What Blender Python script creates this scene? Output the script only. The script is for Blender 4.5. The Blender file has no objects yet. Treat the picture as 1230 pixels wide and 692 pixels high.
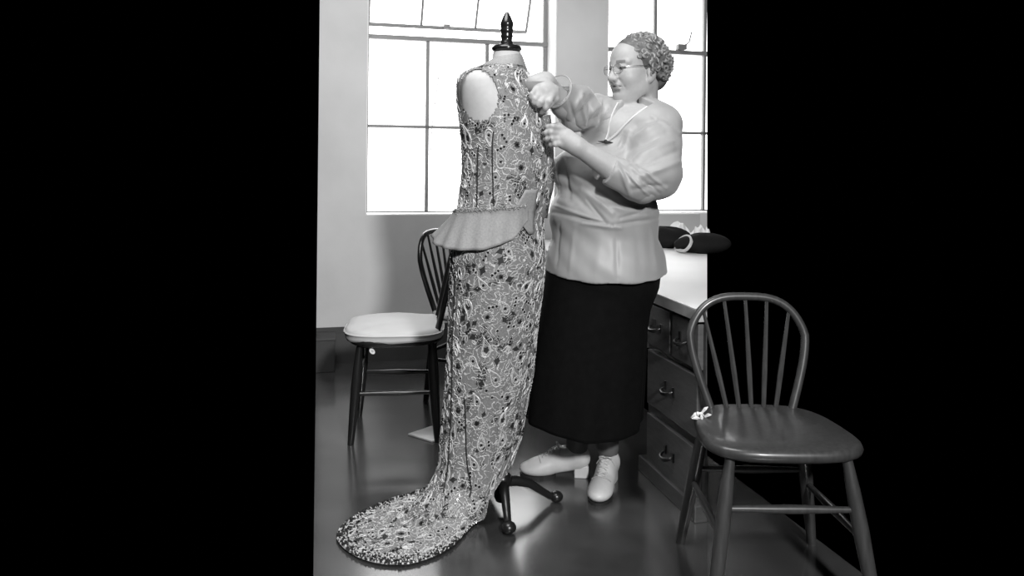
import bpy, bmesh, math, random
import numpy as np
from mathutils import Vector, Matrix

# ------------------------------------------------------------------ camera
FPX, PX0, PY0, CAM_H, ROLL = 930.0, 615.0, 195.0, 1.15, 0.0105
CR, SR = math.cos(ROLL), math.sin(ROLL)
scene = bpy.context.scene
COL = scene.collection
cam = bpy.data.cameras.new('camera')
cam_o = bpy.data.objects.new('camera', cam)
COL.objects.link(cam_o)
cam.sensor_fit = 'HORIZONTAL'
cam.sensor_width = 36.0
cam.lens = FPX / 1230.0 * 36.0
cam.shift_x = 0.0
cam.shift_y = -(346.0 - PY0) / 1230.0
cam.clip_start = 0.05
cam_o.matrix_world = Matrix(((CR, -SR, 0, 0), (0, 0, -1, 0), (SR, CR, 0, CAM_H), (0, 0, 0, 1)))
scene.camera = cam_o

# ------------------------------------------------------------------ world, lights, exposure
world = bpy.data.worlds.new('world')
scene.world = world
world.use_nodes = True
world.node_tree.nodes['Background'].inputs[0].default_value = (0, 0, 0, 1)
world.node_tree.nodes['Background'].inputs[1].default_value = 0.0
scene.view_settings.view_transform = 'Standard'
scene.view_settings.look = 'None'
scene.view_settings.exposure = 0.0
scene.view_settings.gamma = 1.0
scene.view_settings.use_curve_mapping = False


def area_light(name, loc, target, size, energy):
    l = bpy.data.lights.new(name, 'AREA')
    l.energy = energy
    l.shape = 'DISK'
    l.size = size
    o = bpy.data.objects.new(name, l)
    COL.objects.link(o)
    o.location = loc
    o.rotation_euler = (Vector(target) - Vector(loc)).to_track_quat('-Z', 'Y').to_euler()
    return o


SKY_STRENGTH = 5.0
area_light('photographers_lamp', (1.05, -1.5, 2.55), (0.05, 2.8, 0.95), 0.32, 190)
area_light('overhead_fill', (-0.5, 1.9, 3.3), (-0.3, 2.9, 0.0), 1.6, 62)  # added unseen fill in place of the room's bounced light


# ------------------------------------------------------------------ pixel helpers (for measuring the place)
def ray(px, py):
    r = (px - PX0) / FPX
    u = -(py - PY0) / FPX
    return r * CR - u * SR, r * SR + u * CR


def P(px, py, Y):
    x, z = ray(px, py)
    return Vector((x * Y, Y, CAM_H + z * Y))


def F(px, py, h=0.0):
    x, z = ray(px, py)
    Y = (h - CAM_H) / z
    return Vector((x * Y, Y, h))


# room axes
YAW = math.atan(0.25)
U = Vector((math.cos(YAW), math.sin(YAW), 0))
V = Vector((-math.sin(YAW), math.cos(YAW), 0))
Zv = Vector((0, 0, 1))
W0 = F(400, 436)
W0 = W0 - U * W0.dot(U)          # foot of the perpendicular from the camera axis


def onwall(px, py, d=0.0):
    """u, z of the point of the wall plane (d behind its face) seen at this pixel"""
    x, z = ray(px, py)
    D = Vector((x, 1, z))
    Y = (W0.dot(V) + d) / D.dot(V)
    p = D * Y
    return p.dot(U), CAM_H + p.z


def WP(u, d, z):
    return U * u + V * (W0.dot(V) + d) + Zv * z


# only the part of the room that the photograph shows is modelled: on the left the room ends
# square to the back wall, on the right wall and worktop end at the last strip that was in view
RIGHT = Vector((CR, 0, SR))
FWD = Vector((0, 1, 0))
U_END = onwall(381.5, 250)[0]
SECT = [(Vector((0, 0, CAM_H)), RIGHT - FWD * ((849.3 - PX0) / FPX)), (WP(U_END, 0, 0), -U)]


# ------------------------------------------------------------------ materials
def mat(name, val, rough=0.6, noise=0.0, nscale=20.0, spec=0.5, bump=0.0, bscale=60.0, metallic=0.0,
        stretch=None, sheen=0.0, coat=0.0):
    m = bpy.data.materials.new(name)
    m.use_nodes = True
    nt = m.node_tree
    b = nt.nodes['Principled BSDF']
    b.inputs['Base Color'].default_value = (val, val, val, 1)
    b.inputs['Roughness'].default_value = rough
    b.inputs['Specular IOR Level'].default_value = spec
    b.inputs['Metallic'].default_value = metallic
    if sheen:
        b.inputs['Sheen Weight'].default_value = sheen
    if coat:
        b.inputs['Coat Weight'].default_value = coat
        b.inputs['Coat Roughness'].default_value = 0.15
    tc = nt.nodes.new('ShaderNodeTexCoord')
    mp = nt.nodes.new('ShaderNodeMapping')
    nt.links.new(tc.outputs['Object'], mp.inputs['Vector'])
    if stretch:
        mp.inputs['Scale'].default_value = stretch
    if noise:
        n = nt.nodes.new('ShaderNodeTexNoise')
        n.inputs['Scale'].default_value = nscale
        n.inputs['Detail'].default_value = 5
        nt.links.new(mp.outputs['Vector'], n.inputs['Vector'])
        r = nt.nodes.new('ShaderNodeValToRGB')
        lo, hi = val * (1 - noise), val * (1 + noise)
        r.color_ramp.elements[0].position = 0.3
        r.color_ramp.elements[1].position = 0.7
        r.color_ramp.elements[0].color = (lo, lo, lo, 1)
        r.color_ramp.elements[1].color = (hi, hi, hi, 1)
        nt.links.new(n.outputs['Fac'], r.inputs['Fac'])
        nt.links.new(r.outputs['Color'], b.inputs['Base Color'])
    if bump:
        n2 = nt.nodes.new('ShaderNodeTexNoise')
        n2.inputs['Scale'].default_value = bscale
        n2.inputs['Detail'].default_value = 4
        nt.links.new(mp.outputs['Vector'], n2.inputs['Vector'])
        bp = nt.nodes.new('ShaderNodeBump')
        bp.inputs['Strength'].default_value = bump
        bp.inputs['Distance'].default_value = 0.004
        nt.links.new(n2.outputs['Fac'], bp.inputs['Height'])
        nt.links.new(bp.outputs['Normal'], b.inputs['Normal'])
    return m


def emission(name, strength):
    m = bpy.data.materials.new(name)
    m.use_nodes = True
    nt = m.node_tree
    nt.nodes.remove(nt.nodes['Principled BSDF'])
    e = nt.nodes.new('ShaderNodeEmission')
    e.inputs['Strength'].default_value = strength
    nt.links.new(e.outputs[0], nt.nodes['Material Output'].inputs[0])
    return m


def glass_mat(name, tint=0.95, gloss=0.06):
    m = bpy.data.materials.new(name)
    m.use_nodes = True
    nt = m.node_tree
    nt.nodes.remove(nt.nodes['Principled BSDF'])
    t = nt.nodes.new('ShaderNodeBsdfTransparent')
    t.inputs['Color'].default_value = (tint, tint, tint, 1)
    g = nt.nodes.new('ShaderNodeBsdfGlossy')
    g.inputs['Roughness'].default_value = 0.05
    mx = nt.nodes.new('ShaderNodeMixShader')
    mx.inputs[0].default_value = gloss
    nt.links.new(t.outputs[0], mx.inputs[1])
    nt.links.new(g.outputs[0], mx.inputs[2])
    nt.links.new(mx.outputs[0], nt.nodes['Material Output'].inputs[0])
    return m


def attr_mat(name, rough=0.5, spec=0.4, noise=0.08, sss=0.0):
    """colour from the mesh attribute 'tone' (the thing's own colouring)"""
    m = bpy.data.materials.new(name)
    m.use_nodes = True
    nt = m.node_tree
    b = nt.nodes['Principled BSDF']
    a = nt.nodes.new('ShaderNodeAttribute')
    a.attribute_name = 'tone'
    n = nt.nodes.new('ShaderNodeTexNoise')
    n.inputs['Scale'].default_value = 90
    tc = nt.nodes.new('ShaderNodeTexCoord')
    nt.links.new(tc.outputs['Object'], n.inputs['Vector'])
    mr = nt.nodes.new('ShaderNodeMapRange')
    mr.inputs['To Min'].default_value = 1 - noise
    mr.inputs['To Max'].default_value = 1 + noise
    nt.links.new(n.outputs['Fac'], mr.inputs['Value'])
    mu = nt.nodes.new('ShaderNodeVectorMath')
    mu.operation = 'SCALE'
    nt.links.new(a.outputs['Color'], mu.inputs[0])
    nt.links.new(mr.outputs[0], mu.inputs['Scale'])
    nt.links.new(mu.outputs[0], b.inputs['Base Color'])
    b.inputs['Roughness'].default_value = rough
    b.inputs['Specular IOR Level'].default_value = spec
    return m


def dress_mat(name, base, line, dark):
    """grey net worked all over with fine meandering bead lines"""
    m = bpy.data.materials.new(name)
    m.use_nodes = True
    nt = m.node_tree
    b = nt.nodes['Principled BSDF']
    b.inputs['Roughness'].default_value = 0.55
    tc = nt.nodes.new('ShaderNodeTexCoord')

    def noise(scale, detail, dist):
        n = nt.nodes.new('ShaderNodeTexNoise')
        n.inputs['Scale'].default_value = scale
        n.inputs['Detail'].default_value = detail
        n.inputs['Distortion'].default_value = dist
        nt.links.new(tc.outputs['Object'], n.inputs['Vector'])
        return n.outputs['Fac']

    def math_(op, a, bb=None):
        n = nt.nodes.new('ShaderNodeMath')
        n.operation = op
        for i, v in enumerate((a, bb)):
            if v is None:
                continue
            if isinstance(v, (int, float)):
                n.inputs[i].default_value = v
            else:
                nt.links.new(v, n.inputs[i])
        return n.outputs[0]

    def mix(fac, c1, c2):
        n = nt.nodes.new('ShaderNodeMix')
        n.data_type = 'RGBA'
        nt.links.new(fac, n.inputs[0])
        for i, v in ((6, c1), (7, c2)):
            if isinstance(v, (int, float)):
                n.inputs[i].default_value = (v, v, v, 1)
            else:
                nt.links.new(v, n.inputs[i])
        return n.outputs[2]
    n1 = noise(20, 1.0, 0.4)
    fr = math_('FRACT', math_('MULTIPLY', n1, 8.0))
    ln = math_('LESS_THAN', math_('ABSOLUTE', math_('SUBTRACT', fr, 0.5)), 0.075)
    n2 = noise(16, 1.0, 0.0)
    patch = math_('GREATER_THAN', n2, 0.60)
    n3 = noise(190, 2.0, 0.0)
    fine = math_('MULTIPLY', n3, 1.0)
    c0 = mix(fine, base * 0.72, base * 1.28)
    c1 = mix(math_('MULTIPLY', patch, math_('GREATER_THAN', n3, 0.48)), c0, dark)
    c2 = mix(math_('MULTIPLY', ln, math_('GREATER_THAN', n3, 0.42)), c1, line)
    nt.links.new(c2, b.inputs['Base Color'])
    bp = nt.nodes.new('ShaderNodeBump')
    bp.inputs['Strength'].default_value = 0.5
    bp.inputs['Distance'].default_value = 0.003
    nt.links.new(n3, bp.inputs['Height'])
    nt.links.new(bp.outputs['Normal'], b.inputs['Normal'])
    return m


def wood_mat(name, val, rough=0.35, var=0.25, stretch=(14, 14, 1.5), coat=0.3):
    return mat(name, val, rough, noise=var, nscale=6, stretch=stretch, coat=coat)


M = {}
M['plaster'] = mat('wall_plaster', 0.62, 0.85, noise=0.09, nscale=2.2, bump=0.15, bscale=40)
M['plaster_lower'] = mat('scuffed_plaster', 0.5, 0.85, noise=0.1, nscale=2.5)
M['reveal'] = mat('white_reveal_paint', 0.78, 0.6)
M['baseboard'] = mat('dark_baseboard_paint', 0.05, 0.6, noise=0.2, nscale=5)
M['floor'] = mat('polished_dark_floor', 0.05, 0.22, noise=0.4, nscale=3.5, spec=0.8, coat=0.5, bump=0.1, bscale=14)
M['steel'] = mat('window_steel_paint', 0.2, 0.5)
M['glass'] = glass_mat('window_glass', 0.97, 0.03)
M['sky'] = emission('overcast_sky_light', SKY_STRENGTH)
M['cable'] = mat('pale_cable', 0.6, 0.7)
M['blackwood'] = mat('black_lacquered_wood', 0.012, 0.22, spec=0.6)
M['iron'] = mat('black_cast_iron', 0.012, 0.3, spec=0.6)
M['muslin'] = mat('white_muslin', 0.5, 0.8, noise=0.04, nscale=60)
M['net'] = mat('grey_net', 0.3, 0.75, noise=0.12, nscale=160, bump=0.2, bscale=300)
M['dress'] = dress_mat('beaded_net', 0.21, 0.58, 0.03)
M['cord'] = mat('silver_bead_cord', 0.55, 0.35, noise=0.3, nscale=260, spec=0.8)
M['cord2'] = mat('dull_bead_cord', 0.3, 0.45, noise=0.3, nscale=260)
M['flake'] = mat('bright_sequin', 0.7, 0.45, metallic=0.2)
M['sequin'] = mat('black_sequin', 0.008, 0.15, spec=0.8)
M['seam'] = mat('dark_thread', 0.02, 0.7)
M['skin'] = attr_mat('skin', 0.5, 0.35)
M['satin'] = mat('pale_satin', 0.34, 0.48, noise=0.03, nscale=30, spec=0.45, sheen=0.3, bump=0.12, bscale=45, stretch=(1.0, 1.0, 0.35))
M['satin_trim'] = mat('white_satin_trim', 0.5, 0.4)
M['black_cloth'] = mat('black_wool', 0.0025, 0.9, noise=0.3, nscale=40, spec=0.15)
M['hair'] = mat('grey_hair', 0.25, 0.5, noise=0.35, nscale=70, spec=0.5)
M['hair_shade'] = mat('shade_toned_underhair', 0.11, 0.6, noise=0.3, nscale=60)  # crevice shade between the curls put into a darker colour
M['shoe'] = mat('white_shoe_leather', 0.62, 0.45, noise=0.05, nscale=40)
M['sole'] = mat('dark_sole', 0.02, 0.6)
M['wire'] = mat('gold_wire', 0.25, 0.3, metallic=0.9)
M['lens'] = glass_mat('spectacle_lens', 0.97, 0.05)
M['brooch'] = mat('dark_enamel', 0.02, 0.2)
M['eye'] = mat('eye_white', 0.6, 0.3)
M['iris'] = mat('dark_iris', 0.02, 0.2)
M['chairwood'] = wood_mat('dark_chair_wood', 0.014, 0.28)
M['palewood'] = wood_mat('worn_chair_wood', 0.042, 0.4)
M['cushion'] = mat('white_seat_cloth_and_glare', 0.6, 0.7, noise=0.04, nscale=8)  # pad cloth; on the rear chair's wooden seat, painted window glare
M['drawer'] = wood_mat('grey_painted_oak', 0.1, 0.42, 0.18, (3, 3, 14), 0.15)
M['case'] = wood_mat('grey_painted_case', 0.06, 0.45, 0.18, (3, 3, 14), 0.1)
M['worktop'] = mat('white_worktop', 0.78, 0.5, noise=0.03, nscale=4)
M['worktop_edge'] = mat('worktop_edge_wood', 0.4, 0.5, noise=0.15, nscale=20)
M['card'] = mat('grey_card', 0.42, 0.8)
M['felt'] = mat('black_felt', 0.012, 0.95, spec=0.1)
M['ribbon'] = mat('pale_ribbon', 0.45, 0.6)
M['paper'] = mat('white_paper', 0.78, 0.8)


# ------------------------------------------------------------------ mesh helpers
class MB:
    def __init__(s):
        s.v, s.f = [], []

    def add(s, vs, fs):
        o = len(s.v)
        s.v += [tuple(v) for v in vs]
        s.f += [tuple(i + o for i in f) for f in fs]
        return s

    def box(s, o, ax, ay, az):
        """o corner; three edge vectors"""
        c = [o, o + ax, o + ax + ay, o + ay]
        c += [p + az for p in c]
        fs = [(0, 3, 2, 1), (4, 5, 6, 7), (0, 1, 5, 4), (1, 2, 6, 5), (2, 3, 7, 6), (3, 0, 4, 7)]
        if ax.cross(ay).dot(az) < 0:
            fs = [f[::-1] for f in fs]
        return s.add(c, fs)

    def tube(s, pts, rad, n=8, caps=True, up=None, flat=1.0):
        pts = [Vector(p) for p in pts]
        m = len(pts)
        if not hasattr(rad, '__len__'):
            rad = [rad] * m
        vs, fs = [], []
        a = None
        for i, p in enumerate(pts):
            t = (pts[min(i + 1, m - 1)] - pts[max(i - 1, 0)])
            t = t.normalized() if t.length > 1e-9 else Vector((0, 0, 1))
            if a is None:
                ref = Vector(up) if up is not None else (Vector((0, 0, 1)) if abs(t.z) < 0.9 else Vector((1, 0, 0)))
                a = (ref - t * ref.dot(t)).normalized()
            else:
                a = (a - t * a.dot(t)).normalized()
            b = t.cross(a)
            for k in range(n):
                w = 2 * math.pi * k / n
                vs.append(p + (a * math.cos(w) * flat + b * math.sin(w)) * rad[i])
        for i in range(m - 1):
            for k in range(n):
                k2 = (k + 1) % n
                fs.append((i * n + k, i * n + k2, (i + 1) * n + k2, (i + 1) * n + k))
        if caps:
            fs.append(tuple(range(n))[::-1])
            fs.append(tuple((m - 1) * n + k for k in range(n)))
        return s.add(vs, fs)

    def ring(s, pts, r, n=6):
        """closed tube"""
        pts = [Vector(p) for p in pts]
        m = len(pts)
        c = sum(pts, Vector()) / m
        nrm = Vector()
        for i in range(m):
            nrm += (pts[i] - c).cross(pts[(i + 1) % m] - c)
        nrm.normalize()
        vs, fs = [], []
        for i, p in enumerate(pts):
            t = (pts[(i + 1) % m] - pts[i - 1]).normalized()
            a = (nrm - t * nrm.dot(t)).normalized()
            b = t.cross(a)
            for k in range(n):
                w = 2 * math.pi * k / n
                vs.append(p + (a * math.cos(w) + b * math.sin(w)) * r)
        for i in range(m):
            j = (i + 1) % m
            for k in range(n):
                k2 = (k + 1) % n
                fs.append((i * n + k, i * n + k2, j * n + k2, j * n + k))
        return s.add(vs, fs)

    def lathe(s, c, prof, n=24, axis=Vector((0, 0, 1)), sx=1.0, sy=1.0):
        axis = Vector(axis).normalized()
        a = axis.orthogonal().normalized() if abs(axis.z) < 0.99 else Vector((1, 0, 0))
        b = axis.cross(a)
        vs, fs = [], []
        for r, h in prof:
            for k in range(n):
                w = 2 * math.pi * k / n
                vs.append(Vector(c) + axis * h + (a * math.cos(w) * sx + b * math.sin(w) * sy) * r)
        for i in range(len(prof) - 1):
            for k in range(n):
                k2 = (k + 1) % n
                fs.append((i * n + k, i * n + k2, (i + 1) * n + k2, (i + 1) * n + k))
        fs.append(tuple(range(n))[::-1])
        fs.append(tuple((len(prof) - 1) * n + k for k in range(n)))
        return s.add(vs, fs)

    def ball(s, c, r, n=12, frame=None):
        if not hasattr(r, '__len__'):
            r = (r, r, r)
        fr = frame or (Vector((1, 0, 0)), Vector((0, 1, 0)), Vector((0, 0, 1)))
        vs, fs = [], []
        rows = n // 2
        for i in range(rows + 1):
            ph = math.pi * i / rows
            for k in range(n):
                w = 2 * math.pi * k / n
                vs.append(Vector(c) + fr[0] * (r[0] * math.sin(ph) * math.cos(w)) + fr[1] * (r[1] * math.sin(ph) * math.sin(w)) + fr[2] * (r[2] * math.cos(ph)))
        for i in range(rows):
            for k in range(n):
                k2 = (k + 1) % n
                fs.append((i * n + k, (i + 1) * n + k, (i + 1) * n + k2, i * n + k2))
        return s.add(vs, fs)

    def prism(s, outline, h, axis=Vector((0, 0, 1))):
        n = len(outline)
        vs = [Vector(p) for p in outline] + [Vector(p) + axis * h for p in outline]
        fs = [tuple(range(n))[::-1], tuple(range(n, 2 * n))]
        fs += [(i, (i + 1) % n, (i + 1) % n + n, i + n) for i in range(n)]
        return s.add(vs, fs)

    def build(s, name, m, parent=None, smooth=False, bevel=0.0, sect=False, fix=True):
        me = bpy.data.meshes.new(name)
        me.from_pydata(s.v, [], s.f)
        return finish(name, me, m, parent, smooth, bevel, sect, fix)


def finish(name, me, m, parent=None, smooth=False, bevel=0.0, sect=False, fix=False):
    if bevel or sect or fix:
        bm = bmesh.new()
        bm.from_mesh(me)
        if fix:
            bmesh.ops.remove_doubles(bm, verts=bm.verts, dist=1e-6)
            bmesh.ops.recalc_face_normals(bm, faces=bm.faces)
        if bevel:
            es = [e for e in bm.edges if len(e.link_faces) == 2 and e.calc_face_angle(0) > 0.5]
            bmesh.ops.bevel(bm, geom=es, offset=bevel, segments=2, affect='EDGES', profile=0.6, clamp_overlap=True)
        if sect:
            for co, no in SECT:
                g = bm.verts[:] + bm.edges[:] + bm.faces[:]
                r = bmesh.ops.bisect_plane(bm, geom=g, dist=1e-6, plane_co=co, plane_no=no, clear_outer=True)
                ce = [e for e in r['geom_cut'] if isinstance(e, bmesh.types.BMEdge) and e.is_boundary]
                if ce:
                    bmesh.ops.holes_fill(bm, edges=ce, sides=0)
        bm.to_mesh(me)
        bm.free()
    o = bpy.data.objects.new(name, me)
    COL.objects.link(o)
    if m is not None:
        me.materials.append(m)
    if smooth:
        me.polygons.foreach_set('use_smooth', [True] * len(me.polygons))
        if smooth != 'all':
            try:
                me.set_sharp_from_angle(angle=math.radians(50))
            except Exception:
                pass
    if parent is not None:
        put(o, parent)
    me.update()
    return o


def put(o, parent):
    bpy.context.view_layer.update()
    o.parent = parent
    o.matrix_parent_inverse = parent.matrix_world.inverted()


def tag(o, label=None, cat=None, group=None, kind=None):
    for k, v in (('label', label), ('category', cat), ('group', group), ('kind', kind)):
        if v:
            o[k] = v
    return o


def thing(name, label, cat, loc=(0, 0, 0), rotz=0.0, group=None):
    o = bpy.data.objects.new(name, None)
    COL.objects.link(o)
    o.empty_display_size = 0.1
    o.location = loc
    o.rotation_euler = (0, 0, rotz)
    tag(o, label, cat, group)
    bpy.context.view_layer.update()
    return o


# ------------------------------------------------------------------ signed-distance sculpting
class SDF:
    BIG = 0.08

    def __init__(s, xs, ys, zs):
        s.xs, s.ys, s.zs = [np.asarray(a, dtype=np.float32) for a in (xs, ys, zs)]
        s.F = np.full((len(xs), len(ys), len(zs)), s.BIG, dtype=np.float32)

    def _sl(s, lo, hi):
        out = []
        for a, l, h in ((s.xs, lo[0], hi[0]), (s.ys, lo[1], hi[1]), (s.zs, lo[2], hi[2])):
            i, j = np.searchsorted(a, l), np.searchsorted(a, h)
            out.append(slice(int(i), int(j)))
        return tuple(out)

    def _comb(s, sl, d, k, op):
        a = s.F[sl]
        if op == 'add':
            if k > 0:
                h = np.maximum(k - np.abs(a - d), 0) / k
                s.F[sl] = np.minimum(a, d) - h * h * k * 0.25
            else:
                s.F[sl] = np.minimum(a, d)
        else:
            d = -d
            if k > 0:
                h = np.maximum(k - np.abs(a - d), 0) / k
                s.F[sl] = np.maximum(a, d) + h * h * k * 0.25
            else:
                s.F[sl] = np.maximum(a, d)

    def _grid(s, sl):
        return s.xs[sl[0]][:, None, None], s.ys[sl[1]][None, :, None], s.zs[sl[2]][None, None, :]

    def cap(s, a, b, ra, rb, k=0.02, op='add'):
        a, b = np.array(a, dtype=np.float32), np.array(b, dtype=np.float32)
        mg = max(ra, rb) + max(k, 0.02) + 0.02
        sl = s._sl(np.minimum(a, b) - mg, np.maximum(a, b) + mg)
        if any(q.start >= q.stop for q in sl):
            return
        X, Y, Z = s._grid(sl)
        d = b - a
        L = float(d.dot(d)) + 1e-12
        h = np.clip(((X - a[0]) * d[0] + (Y - a[1]) * d[1] + (Z - a[2]) * d[2]) / L, 0, 1)
        D = np.sqrt((X - a[0] - h * d[0]) ** 2 + (Y - a[1] - h * d[1]) ** 2 + (Z - a[2] - h * d[2]) ** 2) - (ra + (rb - ra) * h)
        s._comb(sl, D, k, op)

    def ell(s, c, r, frame=None, k=0.02, op='add'):
        c = np.array(c, dtype=np.float32)
        R = max(r) + max(k, 0.02) + 0.02
        sl = s._sl(c - R, c + R)
        if any(q.start >= q.stop for q in sl):
            return
        X, Y, Z = s._grid(sl)
        x, y, z = X - c[0], Y - c[1], Z - c[2]
        if frame is None:
            frame = ((1, 0, 0), (0, 1, 0), (0, 0, 1))
        q = [x * e[0] + y * e[1] + z * e[2] for e in frame]
        k0 = np.sqrt(sum((q[i] / r[i]) ** 2 for i in range(3)))
        k1 = np.sqrt(sum((q[i] / (r[i] ** 2)) ** 2 for i in range(3))) + 1e-9
        s._comb(sl, k0 * (k0 - 1) / k1, k, op)

    def chain(s, pts, rs, k=0.02):
        for i in range(len(pts) - 1):
            s.cap(pts[i], pts[i + 1], rs[i], rs[i + 1], k if i == 0 else min(k, 0.006))

    def halfspace(s, p, n, k=0.0):
        """remove everything on the side the normal points to"""
        X, Y, Z = s.xs[:, None, None], s.ys[None, :, None], s.zs[None, None, :]
        D = (X - p[0]) * n[0] + (Y - p[1]) * n[1] + (Z - p[2]) * n[2]
        s._comb((slice(None),) * 3, -D, k, 'sub')

    def mesh(s):
        Fd = s.F
        S = Fd < 0
        nx, ny, nz = Fd.shape
        cnt = np.zeros((nx - 1, ny - 1, nz - 1), dtype=np.int8)
        for i in (0, 1):
            for j in (0, 1):
                for k in (0, 1):
                    cnt += S[i:nx - 1 + i, j:ny - 1 + j, k:nz - 1 + k]
        act = (cnt > 0) & (cnt < 8)
        ci, cj, ck = np.nonzero(act)
        idx = np.full(act.shape, -1, dtype=np.int32)
        idx[ci, cj, ck] = np.arange(len(ci))
        acc = np.zeros((len(ci), 3))
        num = np.zeros(len(ci))
        corners = [(i, j, k) for i in (0, 1) for j in (0, 1) for k in (0, 1)]
        for a in corners:
            for ax in range(3):
                if a[ax] == 1:
                    continue
                b = list(a)
                b[ax] = 1
                fa = Fd[ci + a[0], cj + a[1], ck + a[2]]
                fb = Fd[ci + b[0], cj + b[1], ck + b[2]]
                m = (fa < 0) != (fb < 0)
                t = np.where(m, fa / np.where(m, fa - fb, 1), 0)
                p = np.stack([s.xs[ci + a[0]], s.ys[cj + a[1]], s.zs[ck + a[2]]], 1).astype(np.float64)
                q = np.stack([s.xs[ci + b[0]], s.ys[cj + b[1]], s.zs[ck + b[2]]], 1)
                acc += np.where(m[:, None], p + (q - p) * t[:, None], 0)
                num += m
        verts = acc / num[:, None]
        faces = []
        for ax in range(3):
            o1, o2 = [(1, 2), (2, 0), (0, 1)][ax]
            sl0 = [slice(1, n - 1) for n in (nx, ny, nz)]
            sl1 = list(sl0)
            sl0[ax] = slice(0, (nx, ny, nz)[ax] - 1)
            sl1[ax] = slice(1, (nx, ny, nz)[ax])
            A, B = S[tuple(sl0)], S[tuple(sl1)]
            e = np.stack(np.nonzero(A != B), 1)
            if not len(e):
                continue
            flip = B[e[:, 0], e[:, 1], e[:, 2]]
            base = e.copy()
            for q in range(3):
                if q != ax:
                    base[:, q] += 1
            u = np.zeros(3, int); u[o1] = 1
            w = np.zeros(3, int); w[o2] = 1
            c = [base - u - w, base - w, base, base - u]
            q = np.stack([idx[k[:, 0], k[:, 1], k[:, 2]] for k in c], 1)
            q[flip] = q[flip][:, ::-1]
            faces.append(q)
        faces = np.concatenate(faces)
        faces = faces[(faces >= 0).all(1)]
        return verts, faces


def np_mesh(name, verts, faces):
    me = bpy.data.meshes.new(name)
    nv, nf = len(verts), len(faces)
    me.vertices.add(nv)
    me.vertices.foreach_set('co', np.asarray(verts, dtype=np.float32).ravel())
    k = faces.shape[1]
    me.loops.add(nf * k)
    me.loops.foreach_set('vertex_index', np.asarray(faces, dtype=np.int32).ravel())
    me.polygons.add(nf)
    me.polygons.foreach_set('loop_start', np.arange(0, nf * k, k, dtype=np.int32))
    me.polygons.foreach_set('loop_total', np.full(nf, k, dtype=np.int32))
    me.update(calc_edges=True)
    me.validate()
    return me


def np_normals(me):
    n = np.zeros(len(me.vertices) * 3, dtype=np.float32)
    me.vertices.foreach_get('normal', n)
    return n.reshape(-1, 3)


def taubin(verts, faces, it=3):
    """light smoothing that keeps volume"""
    v = verts.copy()
    e = np.concatenate([faces[:, [0, 1]], faces[:, [1, 2]], faces[:, [2, 3]], faces[:, [3, 0]]])
    n = len(v)
    deg = np.bincount(e[:, 0], minlength=n) + np.bincount(e[:, 1], minlength=n)
    for i in range(it):
        for lam in (0.5, -0.52):
            acc = np.zeros_like(v)
            for c in range(3):
                acc[:, c] = np.bincount(e[:, 0], weights=v[e[:, 1], c], minlength=n) + np.bincount(e[:, 1], weights=v[e[:, 0], c], minlength=n)
            acc /= np.maximum(deg, 1)[:, None]
            v += lam * (acc - v)
    return v


def set_tone(me, tone):
    a = me.attributes.new('tone', 'FLOAT_COLOR', 'POINT')
    c = np.ones((len(tone), 4), dtype=np.float32)
    c[:, :3] = np.asarray(tone, dtype=np.float32)[:, None]
    a.data.foreach_set('color', c.ravel())


# ================================================================== SETTING
def structure(o):
    o['kind'] = 'structure'
    return o


# floor
floor = MB()
u_floor = F(777, 567).dot(U) + 0.30
fl = [WP(U_END, 0.0, 0), WP(u_floor, 0.0, 0), WP(u_floor, -4.0, 0), WP(U_END, -4.0, 0)]
floor.prism([p - Zv * 0.06 for p in fl], 0.06)
structure(floor.build('floor', M['floor']))

# back wall with two window openings
WT = 0.26
u_l1, z_sill = onwall(439, 259)
u_r1 = onwall(668, 150)[0]
u_l2 = onwall(730, 60)[0]
u_r2 = u_l2 + (u_r1 - u_l1)
z_head = 2.45
TOP = 2.75
wall_lo, wall_hi = -0.9, 3.1
wm = MB()


def wbox(m, u0, u1, d0, d1, z0, z1):
    return m.box(WP(u0, d0, z0), U * (u1 - u0), V * (d1 - d0), Zv * (z1 - z0))


wbox(wm, wall_lo, u_l1, 0, WT, 0, TOP)
wbox(wm, u_r1, u_l2, 0, WT, 0, TOP)
wbox(wm, u_r2, wall_hi, 0, WT, 0, TOP)
for a, b in ((u_l1, u_r1), (u_l2, u_r2)):
    wbox(wm, a, b, 0, WT, 0, z_sill)
    wbox(wm, a, b, 0, WT, z_head, TOP)
wall = structure(wm.build('wall_back', M['plaster'], sect=True, fix=False))
# painted reveals of the windows
rv = MB()
for a, b in ((u_l1, u_r1), (u_l2, u_r2)):
    wbox(rv, a, a + 0.006, 0.004, WT, z_sill, z_head)
    wbox(rv, b - 0.006, b, 0.004, WT, z_sill, z_head)
    wbox(rv, a, b, 0.004, WT, z_sill, z_sill + 0.006)
structure(rv.build('trim_1', M['reveal'], sect=True, fix=False))
# baseboard
bb = MB()
zb = onwall(400, 393)[1]
wbox(bb, wall_lo, wall_hi, -0.025, -0.001, 0.0, zb - 0.03)
wbox(bb, wall_lo, wall_hi, -0.016, -0.001, zb - 0.03, zb)
structure(bb.build('baseboard_back', M['baseboard'], sect=True, fix=False))

# overcast sky outside
sk = MB()
wbox(sk, u_l1 - 0.2, wall_hi, 0.8, 0.81, 0.4, 2.9)
sky = sk.build('sky', M['sky'], sect=True)
structure(sky)

FD = 0.2  # frame depth behind the wall face


def uz(px, py, d=FD):
    return onwall(px, py, d)


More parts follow.
